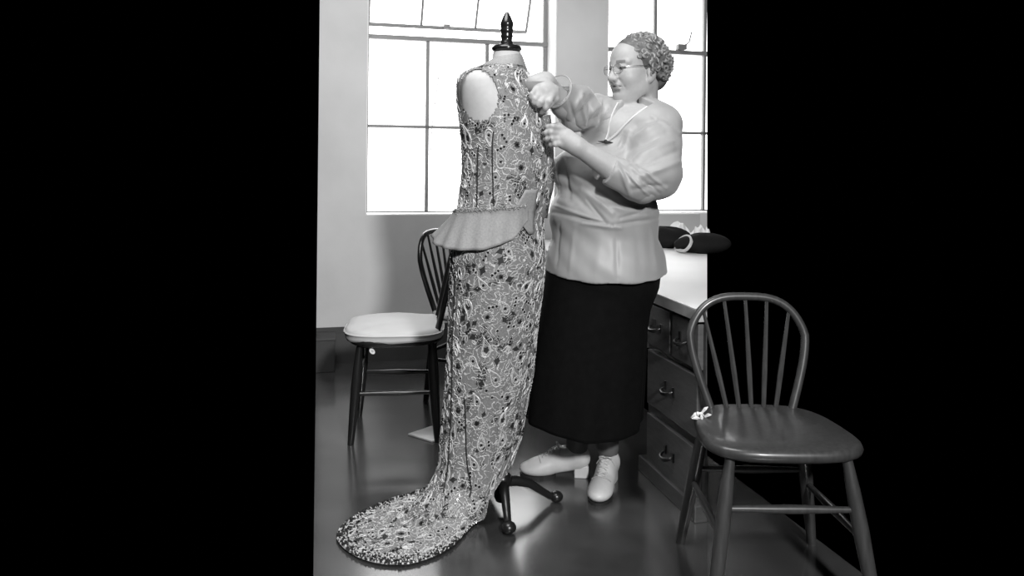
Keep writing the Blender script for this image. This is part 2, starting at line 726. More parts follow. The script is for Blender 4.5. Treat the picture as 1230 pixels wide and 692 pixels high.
def window(n, a, b, cols, rows, transom, thick):
    w = thing('window_%d' % n, None, None, WP((a + b) / 2, FD, z_sill))
    w['kind'] = 'structure'

    def bar(name, u0, u1, z0, z1, d0=FD - 0.012, d1=FD + 0.018):
        m = MB()
        wbox(m, u0, u1, d0, d1, z0, z1)
        return m.build(name, M['steel'], w, sect=True)
    bar('frame_stile', a, a + 0.022, z_sill, z_head)
    bar('frame_stile', b - 0.03, b, z_sill, z_head)
    bar('frame_rail', a, b, z_sill, z_sill + 0.012)
    bar('frame_rail', a, b, z_head - 0.02, z_head)
    bar('transom', a, b, transom - thick / 2, transom + thick / 2, FD - 0.02, FD + 0.025)
    return w, bar


# --- window 1: lower fixed lights, upper projecting sash
zt1 = (uz(443, 44.5)[1] + uz(655, 53.5)[1]) / 2
w1, bar1 = window(1, u_l1, u_r1, None, None, zt1, 0.026)
mu = [uz(513, 150)[0], uz(585, 70)[0]]
zm = uz(480, 152)[1]
for u in mu:
    bar1('muntin', u - 0.01, u + 0.01, z_sill, zt1)
bar1('muntin', u_l1, u_r1, zm - 0.009, zm + 0.009)
ucols = [u_l1 + 0.02] + mu + [u_r1 - 0.03]
zrows = [z_sill + 0.01, zm, zt1]
for i in range(3):
    for j in range(2):
        m = MB()
        wbox(m, ucols[i] + 0.006, ucols[i + 1] - 0.006, FD, FD + 0.004, zrows[j] + 0.006, zrows[j + 1] - 0.006)
        m.build('pane', M['glass'], w1, sect=True)
# the projecting sash, hinged at the head and swung outwards at its foot
sash_b = uz(540, 33, FD + 0.22)[1]
hinge = Vector((0, 0, 0))


def sash_pt(u, s, off=0.0):
    """s = 0 at head, 1 at foot"""
    z = z_head - 0.03 + (sash_b - z_head + 0.03) * s
    return WP(u, FD + 0.03 + 0.22 * s + off, z)


sl, sr = uz(443, 27, FD + 0.25)[0], uz(632, 37, FD + 0.25)[0]


def sash_bar(ua, sa, ub, sb, r, name):
    m = MB()
    m.tube([sash_pt(ua, sa), sash_pt(ub, sb)], r, 4)
    return m.build(name, M['steel'], w1)


sash_bar(sl, 1, sr, 1, 0.012, 'sash_rail')
sash_bar(sl, 0, sl, 1, 0.006, 'sash_stile')
sash_bar(sr, 0, sr, 1, 0.009, 'sash_stile')
u5, u6 = uz(506, 27, FD + 0.25)[0], uz(571, 33, FD + 0.25)[0]
sash_bar(u5, 0, u5, 1, 0.008, 'sash_muntin')
sash_bar(u6, 0, u6, 1, 0.008, 'sash_muntin')
for a, b in ((sl, u5), (u5, u6), (u6, sr)):
    m = MB()
    m.prism([sash_pt(a + .008, 0.02), sash_pt(b - .008, 0.02), sash_pt(b - .008, 0.98), sash_pt(a + .008, 0.98)], 0.004, V)
    m.build('sash_pane', M['glass'], w1)
m = MB()
ul = uz(537, 29, FD + 0.24)[0]
m.box(sash_pt(ul - 0.02, 1, -0.02) - Zv * 0.008, U * 0.04, V * 0.03, Zv * 0.03)
m.tube([sash_pt(ul + 0.01, 1, -0.02), sash_pt(ul + 0.05, 1.0, -0.03) - Zv * 0.012], 0.006, 5)
m.build('sash_latch', M['steel'], w1)

# --- window 2
zt2 = uz(810, 63)[1]
w2, bar2 = window(2, u_l2, u_r2, None, None, zt2, 0.026)
m2a, m2b = uz(787, 20)[0], uz(845.5, 120)[0]
zm2 = uz(835, 160)[1]
bar2('muntin', m2a - 0.01, m2a + 0.01, zt2, z_head)
bar2('muntin', m2a - 0.01, m2a + 0.01, z_sill, zt2)
bar2('muntin', m2b - 0.01, m2b + 0.01, z_sill, z_head)
bar2('muntin', u_l2, u_r2, zm2 - 0.009, zm2 + 0.009)
for a, b in ((u_l2 + 0.02, m2a), (m2a, m2b)):
    for c, d in ((z_sill + 0.01, zm2), (zm2, zt2), (zt2, z_head - 0.02)):
        m = MB()
        wbox(m, a + 0.006, b - 0.006, FD, FD + 0.004, c + 0.006, d - 0.006)
        m.build('pane', M['glass'], w2, sect=True)
m = MB()
ul, zl = uz(816, 57)
wbox(m, ul - 0.03, ul + 0.03, FD - 0.05, FD - 0.01, zl - 0.02, zl + 0.015)
m.tube([WP(ul + 0.02, FD - 0.04, zl + 0.01), WP(ul + 0.05, FD - 0.04, zl + 0.03), WP(ul + 0.07, FD - 0.035, zl + 0.1)], 0.005, 5)
m.build('window_latch', M['steel'], w2, sect=True)

# cables seen outside through the panes
cb = MB()
cb.tube([WP(*(lambda q: (q[0], 0.6, q[1]))(onwall(x, y, 0.6))) for x, y in ((533, 50), (527, 90), (519, 150), (517, 185), (530, 205), (545, 200), (555, 175), (562, 140))], 0.004, 5)
tag(cb.build('sash_cord', M['cable']), 'faint pale cord looping down outside the left window', 'cord')

# ================================================================== CHAIRS
def sup(t, a, b, e=2.6):
    c, s_ = math.cos(t), math.sin(t)
    return a * math.copysign(abs(c) ** (2 / e), c), b * math.copysign(abs(s_) ** (2 / e), s_)


def make_chair(label, loc, rotz, woods, cushion=False, group='bow-back wooden chairs', sect=False, seat_hw=(0.205, 0.2), leg_in=0.035, BH=0.38):
    """local: the sitter faces +y"""
    t = thing('bow_back_chair', label, 'chair', loc, rotz, group)
    mw = Matrix.Translation(Vector(loc)) @ Matrix.Rotation(rotz, 4, 'Z')
    T = lambda x, y, z: mw @ Vector((x, y, z))
    frame_m, seat_m = woods
    SH = 0.412
    # seat board with rounded edge
    m = MB()
    prof = [(0.93, -0.018), (0.985, -0.010), (1.0, 0.0), (0.985, 0.010), (0.95, 0.016), (0.5, 0.012), (0.02, 0.008)]
    N = 36
    vs, fs = [], []
    for r, h in prof:
        for k in range(N):
            x, y = sup(2 * math.pi * k / N, seat_hw[0] * r, seat_hw[1] * r, 3.2)
            vs.append(T(x * (1 + 0.12 * y / 0.2), y, SH + h))
    for i in range(len(prof) - 1):
        for k in range(N):
            k2 = (k + 1) % N
            fs.append((i * N + k, i * N + k2, (i + 1) * N + k2, (i + 1) * N + k))
    fs.append(tuple(range(N))[::-1])
    fs.append(tuple((len(prof) - 1) * N + k for k in range(N)))
    m.add(vs, fs).build('seat', seat_m, t, smooth=True, sect=sect)
    if cushion:
        m = MB()
        prof = [(0.9, -0.012), (0.985, -0.01), (1.0, 0.0), (1.0, 0.018), (0.985, 0.028), (0.94, 0.034), (0.8, 0.038), (0.4, 0.04), (0.02, 0.04)]
        vs, fs = [], []
        for r, h in prof:
            for k in range(N):
                x, y = sup(2 * math.pi * k / N, seat_hw[0] * 1.03 * r, seat_hw[1] * 1.03 * r, 3.4)
                vs.append(T(x, y + 0.01, SH + 0.012 + h + 0.003 * math.sin(x * 40 + y * 25)))
        for i in range(len(prof) - 1):
            for k in range(N):
                k2 = (k + 1) % N
                fs.append((i * N + k, i * N + k2, (i + 1) * N + k2, (i + 1) * N + k))
        fs.append(tuple(range(N))[::-1])
        fs.append(tuple((len(prof) - 1) * N + k for k in range(N)))
        c = m.add(vs, fs).build('seat_pad', M['cushion'], t, smooth='all')
        m = MB()
        m.ring([T(*(lambda q: (q[0], q[1] + 0.01, SH + 0.03))(sup(2 * math.pi * k / N, seat_hw[0] * 1.04, seat_hw[1] * 1.04, 3.4))) for k in range(N)], 0.004, 5)
        m.build('piping', M['cushion'], c, smooth=True)
    # turned splayed legs
    tops = [(-seat_hw[0] + 0.055, seat_hw[1] - 0.055), (seat_hw[0] - 0.055, seat_hw[1] - 0.055),
            (-seat_hw[0] + 0.065, -seat_hw[1] + 0.055), (seat_hw[0] - 0.065, -seat_hw[1] + 0.055)]
    feet = []
    for x, y in tops:
        fx, fy = x + math.copysign(leg_in, x), y + math.copysign(leg_in, y)
        a, b = T(x, y, SH - 0.012), T(fx, fy, 0.0)
        feet.append((x, y, fx, fy))
        m = MB()
        q = [0, .06, .2, .45, .7, .86, 1]
        r = [.013, .014, .018, .0205, .018, .0155, .013]
        m.tube([a.lerp(b, s_) for s_ in q], r, 12)
        m.build('leg', frame_m, t, smooth=True, sect=sect)

    def at(i, h):
        x, y, fx, fy = feet[i]
        s_ = (SH - 0.012 - h) / (SH - 0.012)
        return T(x + (fx - x) * s_, y + (fy - y) * s_, h)
    for i, j, h in ((0, 2, 0.20), (1, 3, 0.20), (0, 1, 0.27), (2, 3, 0.24)):
        a, b = at(i, h), at(j, h)
        m = MB()
        m.tube([a, a.lerp(b, .2), a.lerp(b, .5), a.lerp(b, .8), b], [.008, .0095, .0125, .0095, .008], 8)
        m.build('stretcher', frame_m, t, smooth=True, sect=sect)
    # bow

    def bow(s_):
        w = math.pi * s_
        x, y = sup(w, 0.195, 1.0, 3.1)
        flare = 0.62 + 0.38 * min(1.0, y * 1.5)
        h = BH * y
        return x * flare, -seat_hw[1] + 0.035 - 0.22 * h, SH + 0.008 + h
    m = MB()
    m.tube([T(*bow(i / 40)) for i in range(41)], 0.0125, 10, up=mw.to_3x3() @ Vector((0, 1, 0)))
    m.build('bow', frame_m, t, smooth=True, sect=sect)
    for k in range(-2, 3):
        bx = 0.036 * k
        tx = 0.066 * k
        # find bow height at tx
        best = min((bow(i / 200) for i in range(40, 161)), key=lambda q: abs(q[0] - tx))
        m = MB()
        a, b = T(bx, -seat_hw[1] + 0.035, SH + 0.005), T(*best)
        m.tube([a, a.lerp(b, .35), b], [.007, .0085, .005], 7)
        m.build('spindle', frame_m, t, smooth=True, sect=sect)
    return t, T


R90 = math.pi / 2
chairA, TA = make_chair('dark wooden chair with white padded seat standing left of the beaded dress', (-0.485, 3.33, 0), R90 + 0.1, (M['chairwood'], M['chairwood']), True, leg_in=0.03)
# this one has a paper tag below the pad
m = MB()
p = TA(-0.12, 0.16, 0.405)
pt = P(447, 422, 3.12)
m.lathe(pt, [(0.009, 0), (0.009, 0.003), (0.004, 0.003), (0.004, 0)], 14, axis=Vector((0.3, -1, 0)), sx=1.0, sy=1.5)
m.tube([pt + Vector((0, 0.003, 0.012)), pt + Vector((0, 0.01, 0.05))], 0.001, 4)
m.build('tag', M['paper'], chairA)
chairB, TB = make_chair('dark bow-back chair with seat whitened as window glare behind the padded chair, half hidden by dress', (-0.165, 3.8, 0), -2.015, (M['chairwood'], M['cushion']))  # wooden seat coloured white to paint in the window light it reflects
chairC, TC = make_chair('worn wooden bow-back chair at right edge in front of the drawers', (0.722, 2.145, 0), math.pi, (M['palewood'], M['palewood']), leg_in=0.06, BH=0.325)

# white rag tied at the right chair's seat
rng = random.Random(5)
m = MB()
rc = P(842, 499, 2.21)
for i in range(9):
    a = rc + Vector((rng.uniform(-.012, .012), rng.uniform(-.01, .005), rng.uniform(-.012, .012)))
    b = a + Vector((rng.uniform(-.03, .02), rng.uniform(-.012, .004), rng.uniform(-.02, .02)))
    m.tube([a, a.lerp(b, .5) + Vector((0, -.004, .004)), b], [.003, .005, .001], 5)
tag(m.build('rag_strip', M['paper']), 'small white rag lying on the seat of the right edge chair', 'rag')

# ================================================================== WORKTOP AND DRAWERS
D0 = F(777, 567)            # far-left foot of the drawer front


def DP(t, d, z):
    """t towards the viewer along the drawer front, d into the cabinet"""
    return D0 - V * t + U * d + Zv * z


ZT = 0.685
TH = 0.038
wt = thing('worktop', 'long white-topped worktop running from the drawers back to the right window', 'worktop', DP(-0.4, 0.3, ZT))
m = MB()
t_far = -(W0.dot(V) - D0.dot(V)) + 0.02
m.box(DP(0.43, -0.02, ZT - 0.004), V * (0.43 - t_far), U * 1.2, Zv * 0.004)
m.build('top_surface', M['worktop'], wt, sect=True)
m = MB()
m.box(DP(0.43, -0.02, ZT - TH), V * (0.43 - t_far), U * 1.2, Zv * (TH - 0.0045))
m.build('top_board', M['worktop_edge'], wt, sect=True)
for tt, dd in ((t_far + 0.06, 0.02), (t_far + 0.06, 0.6)):
    m = MB()
    m.box(DP(tt, dd, 0), V * 0.06, U * 0.06, Zv * (ZT - TH))
    m.build('leg', M['case'], wt, sect=True)

cab = thing('drawer_cabinet', 'grey wooden drawer cabinet under the white worktop beside the black skirt', 'cabinet', DP(0.2, 0.25, 0))
CW, CD, CH = 0.42, 0.5, ZT - TH - 0.001
m = MB()
m.box(DP(CW, 0.012, 0.06), V * (CW + 0.02), U * CD, Zv * (CH - 0.06))
m.build('body', M['case'], cab, sect=True)
m = MB()
m.box(DP(CW + 0.0, -0.022, 0), V * (CW + 0.03), U * (CD + 0.03), Zv * 0.055)
m.build('plinth', M['case'], cab, bevel=0.004, sect=True)


def drawer(t0, t1, z0, z1):
    m = MB()
    m.box(DP(t1, -0.008, z0), V * (t1 - t0), U * 0.02, Zv * (z1 - z0))
    d = m.build('drawer_front', M['drawer'], cab, bevel=0.003, sect=True)
    m = MB()
    tc, zc = (t0 + t1) / 2, (z0 + z1) / 2 + 0.004
    # back plates and a dropped bail pull
    for sg in (-1, 1):
        m.box(DP(tc + sg * 0.03 + 0.006, -0.013, zc - 0.012 + sg * -0.004), V * 0.012, U * 0.006, Zv * 0.03)
    m.tube([DP(tc + 0.032 * math.cos(w), -0.016 - 0.022 * math.sin(w), zc - 0.012 * math.sin(w)) for w in [math.pi * i / 10 for i in range(11)]], [.004, .005, .006, .007, .007, .007, .007, .007, .006, .005, .004], 8)
    m.build('pull', M['iron'], d, smooth=True, sect=True)


def zat(py):      # height on the drawer front above its far edge for this pixel row
    Y = D0.y
    return P(776, py, Y).z


zr = [zat(y) for y in (366, 411, 418, 482, 494, 551)]
drawer(0.008, 0.195, zr[1], CH - 0.012)
drawer(0.215, 0.405, zr[1], CH - 0.012)
drawer(0.012, 0.40, zr[3], zr[2])
drawer(0.012, 0.40, zr[5], zr[4])

# dark bundles, card box and papers on the worktop
def lump(name, label, cat, c, r, m_, seed, group=None, band=None):
    rg = random.Random(seed)
    b = MB()
    N, Rr = 28, 14
    ph = [rg.uniform(0, 6) for _ in range(6)]
    vs, fs = [], []
    for i in range(Rr + 1):
        a = math.pi * i / Rr
        for k in range(N):
            w = 2 * math.pi * k / N
            q = 1 + 0.06 * math.sin(3 * w + ph[0] + 2 * a) + 0.05 * math.sin(5 * w + ph[1]) * math.sin(a)
            z = math.cos(a) * r[2] * q
            vs.append(c + U * (math.sin(a) * math.cos(w) * r[0] * q) + V * (math.sin(a) * math.sin(w) * r[1] * q) + Zv * max(z, -r[2] * 0.8))
    for i in range(Rr):
        for k in range(N):
            k2 = (k + 1) % N
            fs.append((i * N + k, (i + 1) * N + k, (i + 1) * N + k2, i * N + k2))
    t = thing(name, label, cat, c - Zv * r[2] * 0.8, 0, group)
    b.add(vs, fs).build('bundle_body', m_, t, smooth='all')
    if band:
        mm = MB()
        mm.ring([c + U * (band + 0.025 * math.sin(w)) + V * (math.cos(w) * r[1] * 0.72) + Zv * (max(math.sin(w), -0.78) * r[2] * 0.72) for w in [2 * math.pi * i / 30 for i in range(30)]], 0.009, 6)
        mm.build('band', M['ribbon'], t, smooth=True)
    return t


def on_top(px, py):
    q = F(px, py, ZT)
    return q


g1 = on_top(806, 300)
lump('felt_bundle', 'black rounded bundle on the worktop close behind the blouse', 'bundle', Vector((g1.x - 0.01, g1.y + 0.14, ZT + 0.051)), (0.15, 0.11, 0.062), M['felt'], 3, 'dark bundles on the worktop')
g2 = on_top(846, 306)
lump('felt_bundle', 'larger black bundle with pale band at the right edge of the worktop', 'bundle', Vector((g2.x + 0.02, g2.y + 0.10, ZT + 0.046)), (0.15, 0.10, 0.056), M['felt'], 8, 'dark bundles on the worktop', band=-0.115)
bx_u, bx_z = onwall(796, 270, -0.12)
m = MB()
zc_top = onwall(820, 257, -0.12)[1]
ub = onwall(841, 270, -0.12)[0]
m.box(WP(bx_u - 0.12, -0.12, ZT + 0.001), U * (ub - bx_u + 0.12), V * 0.09, Zv * (zc_top - ZT - 0.001))
tag(m.build('card_box', M['card'], bevel=0.004, sect=True), 'plain grey box against the wall below the right window', 'box')


def crumple(name, label, c, s, seed):
    rg = random.Random(seed)
    N = 9
    vs, fs = [], []
    for i in range(N):
        for j in range(N):
            x, y = (i / (N - 1) - .5), (j / (N - 1) - .5)
            z = 0.5 * (1 - 2.2 * (x * x + y * y)) + rg.uniform(-.16, .16)
            vs.append(c + U * (x * s[0] + rg.uniform(-.006, .006)) + V * (y * s[1]) + Zv * max(0.002, z * s[2]))
    for i in range(N - 1):
        for j in range(N - 1):
            fs.append((i * N + j, (i + 1) * N + j, (i + 1) * N + j + 1, i * N + j + 1))
    b = MB().add(vs, fs)
    o = b.build(name, M['paper'])
    so = o.modifiers.new('thick', 'SOLIDIFY')
    so.thickness = 0.002
    return tag(o, label, 'cloth')


c1 = on_top(815, 290)
crumple('white_cloth', 'small crumpled white cloth behind the dark bundles', Vector((c1.x - 0.0, c1.y + 0.02, ZT)), (0.15, 0.08, 0.19), 4)
crumple('white_cloth', 'crumpled white cloth over the banded bundle at the right edge', Vector((g2.x + 0.07, g2.y + 0.36, ZT)), (0.15, 0.1, 0.22), 9)

# dark box at the left edge by the baseboard, pale pad on the floor
k = F(402, 447)
m = MB()
m.box(k - U * 0.5, U * 0.5, V * 0.28, Zv * 0.17)
m.box(k - U * 0.5 + Vector((0, 0, 0.17)) - V * 0.005, U * 0.505, V * 0.29, Zv * 0.015)
tag(m.build('floor_box', M['baseboard'], bevel=0.004, sect=True, fix=False), 'low dark box on the floor at the left edge by the baseboard', 'box')
m = MB()
q = [F(490, 523), F(519, 532), F(560, 522), F(520, 513)]
m.prism(q, 0.008)
pad = m.build('floor_pad', M['paper'], bevel=0.002)
tag(pad, 'thin pale pad lying on the floor between chair and dress', 'pad')

# ================================================================== DRESS FORM
YD = 2.6
AR = Vector((-0.5, -0.866, 0))     # towards the form's right shoulder
AF = Vector((0.866, -0.5, 0))      # the way the form faces
RINGS = [  # py, left px, right px, ratio shoulder axis / front axis
    (66, 597, 627, 1.0), (74, 589, 630, 1.2), (82, 575, 633, 1.45), (90, 558, 637, 1.6), (97, 552, 640, 1.6), (108, 550.5, 644, 1.5),
    (125, 551, 651, 1.35), (150, 554, 658, 1.25), (180, 557, 661, 1.2), (215, 556, 659, 1.15),
    (250, 551, 652, 1.15), (280, 546, 652, 1.15), (310, 543, 655, 1.15), (350, 541, 651, 1.12), (400, 540, 644, 1.1),
    (450, 537, 639, 1.1), (500, 533, 629, 1.1), (528, 530, 624, 1.1)]


def ring_at(py):
    ys = [r[0] for r in RINGS]
    # smooth (cubic hermite via numpy interp on fine smoothing)
    l = np.interp(py, ys, [r[1] for r in RINGS])
    r_ = np.interp(py, ys, [r[2] for r in RINGS])
    ra = np.interp(py, ys, [r[3] for r in RINGS])
    return l, r_, ra


def ring_pts(py, thetas, grow=0.0, e=2.15):
    l, r_, ra = ring_at(py)
    a, b = P(l, py, YD), P(r_, py, YD)
    c = (a + b) / 2
    hx = (b.x - a.x) / 2 + grow
    B = hx / math.sqrt(0.25 * ra * ra + 0.75)
    A = B * ra
    out = []
    for t in thetas:
        ca, sa = math.cos(t), math.sin(t)
        k_ = (abs(ca) ** e + abs(sa) ** e) ** (-1 / e)
        out.append(c + AR * (A * ca * k_) + AF * (B * sa * k_))
    return out


NU = 168
TH_ = [2 * math.pi * i / NU for i in range(NU)]
pys = list(np.linspace(66, 100, 16)) + list(np.linspace(104, 300, 60)) + list(np.linspace(304, 528, 60))
rows = [ring_pts(p, TH_) for p in pys]
# smooth vertically so that key rings do not kink
arr = np.array([[list(v) for v in r] for r in rows])
for it in range(3):
    arr[1:-1] = 0.25 * arr[:-2] + 0.5 * arr[1:-1] + 0.25 * arr[2:]
# shallow vertical folds in the skirt
zt = arr[:, :1, 2:3]
cen = arr.mean(axis=1, keepdims=True)
amt = np.clip((0.8 - arr[:, :, 2:3]) / 0.6, 0, 1) * 0.02
th = np.array(TH_)[None, :, None]
fold = 0.45 * np.cos(9 * th + 0.6) + 0.35 * np.cos(5 * th + 2.0) + 0.2 * np.cos(14 * th)
arr[:, :, :2] = cen[:, :, :2] + (arr[:, :, :2] - cen[:, :, :2]) * (1 + amt * fold * 2.2)
# hem and train
HEM = [  # degrees, point
    (0, F(492, 682)), (10, F(525, 671)), (20, F(548, 656)), (30, F(561, 638)), (45, F(573, 627)), (58, P(579, 617, 2.44)),
    (70, P(590, 598, 2.45)), (84, P(603, 578, 2.48)), (100, P(613, 566, 2.54)), (140, P(615, 558, 2.66)), (200, P(590, 565, 2.76)), (240, P(545, 575, 2.76)),
    (262, F(515, 588)), (276, F(490, 597)), (288, F(462, 605)), (300, F(432, 618)), (312, F(410, 634)), (322, F(402, 648)),
    (332, F(412, 662)), (341, F(432, 675)), (350, F(460, 682)), (360, F(492, 682))]
hd = [h[0] for h in HEM]
hem = np.stack([np.interp(np.degrees(TH_), hd, [h[1][i] for h in HEM]) for i in range(3)], 1)
for it in range(3):
    hem = 0.25 * np.roll(hem, 1, 0) + 0.5 * hem + 0.25 * np.roll(hem, -1, 0)
NT = 56
low = []
r0 = arr[-1]
tz = r0[:, 2] / np.maximum(r0[:, 2] - hem[:, 2], 0.05)
onfloor = np.clip((0.06 - hem[:, 2]) / 0.05, 0, 1)
rg = np.random.default_rng(2)
for i in range(1, NT + 1):
    t = i / NT
    hf = max(0.0, (t - 0.12) / 0.88) ** 1.55
    vf_floor = max(0.0, 1 - t / 0.62) ** 1.35
    vf_hang = 1 - t
    h = r0[:, :2] * (1 - hf) + hem[:, :2] * hf
    ph = hem[:, 2] + (r0[:, 2] - hem[:, 2]) * vf_hang
    pf = np.maximum(hem[:, 2], 0) + (r0[:, 2] - hem[:, 2]) * vf_floor
    hh = r0[:, :2] * (1 - t) + hem[:, :2] * t
    w = onfloor[:, None]
    xy = h * w + hh * (1 - w)
    z = pf * onfloor + ph * (1 - onfloor)
    rip = 0.007 * onfloor * t * (1 - t ** 6) * (1 + np.sin(np.array(TH_) * 17 + 5 * t) * 0.6 + np.sin(t * 22 + np.array(TH_) * 6) * 0.5)
    z = np.maximum(z, 0.004) + rip + 0.004
    low.append(np.concatenate([xy, z[:, None]], 1))
arr = np.concatenate([arr, np.array(low)], 0)
NVR = arr.shape[0]

# which faces lie in the armhole / open neckline
ah_c = P(576, 115, YD - 0.12)


def in_armhole(p, s=1.0):
    """oval opening over the form's right shoulder"""
    if p[1] > YD - 0.0:
        return False
    dx, dz = (p[0] - ah_c.x) / (0.062 * s), (p[2] - ah_c.z) / (0.083 * s)
    return dx * dx + dz * dz + 0.25 * dx * dz < 1


dress = thing('beaded_gown', 'long sleeveless beaded paisley gown with train on the dress form', 'dress', (-0.05, 2.55, 0.004))
faces = []
for i in range(NVR - 1):
    for j in range(NU):
        j2 = (j + 1) % NU
        c = (arr[i, j] + arr[i + 1, j2]) / 2
        if in_armhole(c):
            continue
        faces.append((i * NU + j, i * NU + j2, (i + 1) * NU + j2, (i + 1) * NU + j))
NECK = 6
faces_g = [f for f in faces if f[0] // NU >= NECK]
me = np_mesh('gown', arr.reshape(-1, 3), np.array(faces_g)[:, ::-1])
gown = finish('gown', me, M['dress'], dress, smooth='all')
# plain net yoke at the neck
me = np_mesh('neck_net', arr.reshape(-1, 3), np.array([f for f in faces if f[0] // NU < NECK]))
yo = finish('neck_net', me, M['net'], dress, smooth='all')

# ---- surface sampling for embroidery
Tu = (np.roll(arr, -1, 1) - np.roll(arr, 1, 1)) / 2
Tv = np.gradient(arr, axis=0)
Nn = np.cross(Tv, Tu)
Nn /= np.linalg.norm(Nn, axis=2, keepdims=True) + 1e-12
outw = arr - arr.mean(axis=1, keepdims=True)
outw[..., 2] = 0.0
sgn = np.sign((Nn[:100] * outw[:100]).sum())
Nn *= sgn
lu = np.linalg.norm(Tu, axis=2)
lv = np.linalg.norm(Tv, axis=2)


def samp(u, v, off=0.0):
    u = u % NU
    v = min(max(v, 0), NVR - 1.001)
    i, j = int(v), int(u)
    fv, fu = v - i, u - j
    j2 = (j + 1) % NU
    A_ = arr[i, j] * (1 - fu) + arr[i, j2] * fu
    B_ = arr[i + 1, j] * (1 - fu) + arr[i + 1, j2] * fu
    n = Nn[i, j]
    return A_ * (1 - fv) + B_ * fv + n * off, n


def local(u0, v0, pts):
    """metric patch coordinates -> u, v"""
    a = lu[min(int(v0), NVR - 1), int(u0) % NU]
    b = lv[min(int(v0), NVR - 1), int(u0) % NU]
    return [(u0 + x / max(a, 1e-4), v0 - y / max(b, 1e-4)) for x, y in pts]


class Cords:
    def __init__(s):
        s.v, s.f = [], []

    def line(s, uv, w=0.0016, h=0.0022, closed=True):
        n = len(uv)
        pts = []
        for u, v in uv:
            if not (NECK + 1 <= v < NVR - 2):
                return
            p, nn = samp(u, v, 0.0)
            if in_armhole(p, 1.04) or p[2] < 0.003:
                return
            pts.append((p, nn))
        o = len(s.v)
        for i in range(n):
            p, nn = pts[i]
            a = pts[(i + 1) % n][0] if (closed or i < n - 1) else p
            b = pts[i - 1][0] if (closed or i > 0) else p
            t = a - b
            t = t / (np.linalg.norm(t) + 1e-9)
            sd = np.cross(nn, t)
            s.v += [tuple(p + sd * w + nn * 0.0004), tuple(p + nn * h), tuple(p - sd * w + nn * 0.0004)]
        m_ = n if closed else n - 1
        for i in range(m_):
            j = (i + 1) % n
            for k_ in range(2):
                s.f.append((o + i * 3 + k_, o + j * 3 + k_, o + j * 3 + k_ + 1, o + i * 3 + k_ + 1))

    def dome(s, u, v, r, h, n=7):
        if not (NECK + 1 <= v < NVR - 1.05):
            return
        p, nn = samp(u, v, 0.0006)
        if in_armhole(p, 1.04):
            return
        t = np.cross(nn, (0.1, 0.2, 1.0))
        t /= np.linalg.norm(t) + 1e-9
        b = np.cross(nn, t)
        o = len(s.v)
        for k_ in range(n):
            w = 2 * math.pi * k_ / n
            s.v.append(tuple(p + (t * math.cos(w) + b * math.sin(w)) * r))
        for k_ in range(n):
            w = 2 * math.pi * k_ / n
            s.v.append(tuple(p + (t * math.cos(w) + b * math.sin(w)) * r * 0.6 + nn * h))
        for k_ in range(n):
            k2 = (k_ + 1) % n
            s.f.append((o + k_, o + k2, o + n + k2, o + n + k_))
        s.f.append(tuple(o + n + k_ for k_ in range(n)))

    def patch(s, uv, h=0.0012):
        pts = []
        for u, v in uv:
            if not (NECK + 1 <= v < NVR - 2):
                return
            p, nn = samp(u, v, h)
            if in_armhole(p, 1.04):
                return
            pts.append(p)
        o = len(s.v)
        c = sum(pts) / len(pts)
        s.v.append(tuple(c))
        s.v += [tuple(p) for p in pts]
        n = len(pts)
        s.f += [(o, o + 1 + i, o + 1 + (i + 1) % n) for i in range(n)]

    def build(s, name, m, parent):
        me = bpy.data.meshes.new(name)
        me.from_pydata(s.v, [], s.f)
        o = finish(name, me, m, parent)
        o['kind'] = 'stuff'
        return o


def rot(pts, a):
    c, s_ = math.cos(a), math.sin(a)
    return [(x * c - y * s_, x * s_ + y * c) for x, y in pts]


def paisley(s, n=26, bend=0.6):
    out = []
    for i in range(n):
        t = 2 * math.pi * i / n
        x = 0.62 * math.sin(t) * (math.sin(t / 2) ** 1.3)
        y = math.cos(t)
        x += bend * (max(y, -0.2) + 0.2) ** 2 * 0.45
        out.append((x * s, y * s))
    return out


def rosette(s, n=24, k=5, amp=0.22):
    return [((1 + amp * math.cos(k * t)) * s * math.cos(t), (1 + amp * math.cos(k * t)) * s * math.sin(t)) for t in [2 * math.pi * i / n for i in range(n)]]


def leaf(s, n=14):
    return [(0.36 * s * math.sin(t) * abs(math.sin(t)) ** 0.3, s * math.cos(t)) for t in [2 * math.pi * i / n for i in range(n)]]


def vine(s, n=16, amp=0.35, turns=1.2):
    return [(amp * s * math.sin(turns * 2 * math.pi * i / n), s * (2 * i / (n - 1) - 1)) for i in range(n)]


rng = random.Random(11)
area = (lu * lv)
pw = np.cumsum(area.ravel() / area.sum())
pale, dull, flakes, seq, darkp = Cords(), Cords(), Cords(), Cords(), Cords()


def anchors(dmin, tries, existing=()):
    got = list(existing)
    new = []
    cell = {}
    for q in got:
        cell.setdefault(tuple(int(c // dmin) for c in q[2]), []).append(q[2])
    for _ in range(tries):
        k_ = int(np.searchsorted(pw, rng.random()))
        v, u = divmod(k_, NU)
        if v < NECK + 2 or v > NVR - 4:
            continue
        p = arr[v, u]
        key = tuple(int(c // dmin) for c in p)
        ok = True
        for dx in (-1, 0, 1):
            for dy in (-1, 0, 1):
                for dz in (-1, 0, 1):
                    for q in cell.get((key[0] + dx, key[1] + dy, key[2] + dz), ()):
                        if (q[0] - p[0]) ** 2 + (q[1] - p[1]) ** 2 + (q[2] - p[2]) ** 2 < dmin * dmin:
                            ok = False
                            break
        if ok:
            cell.setdefault(key, []).append(p)
            new.append((u + rng.random(), v + rng.random() * 0.5, p))
    return new


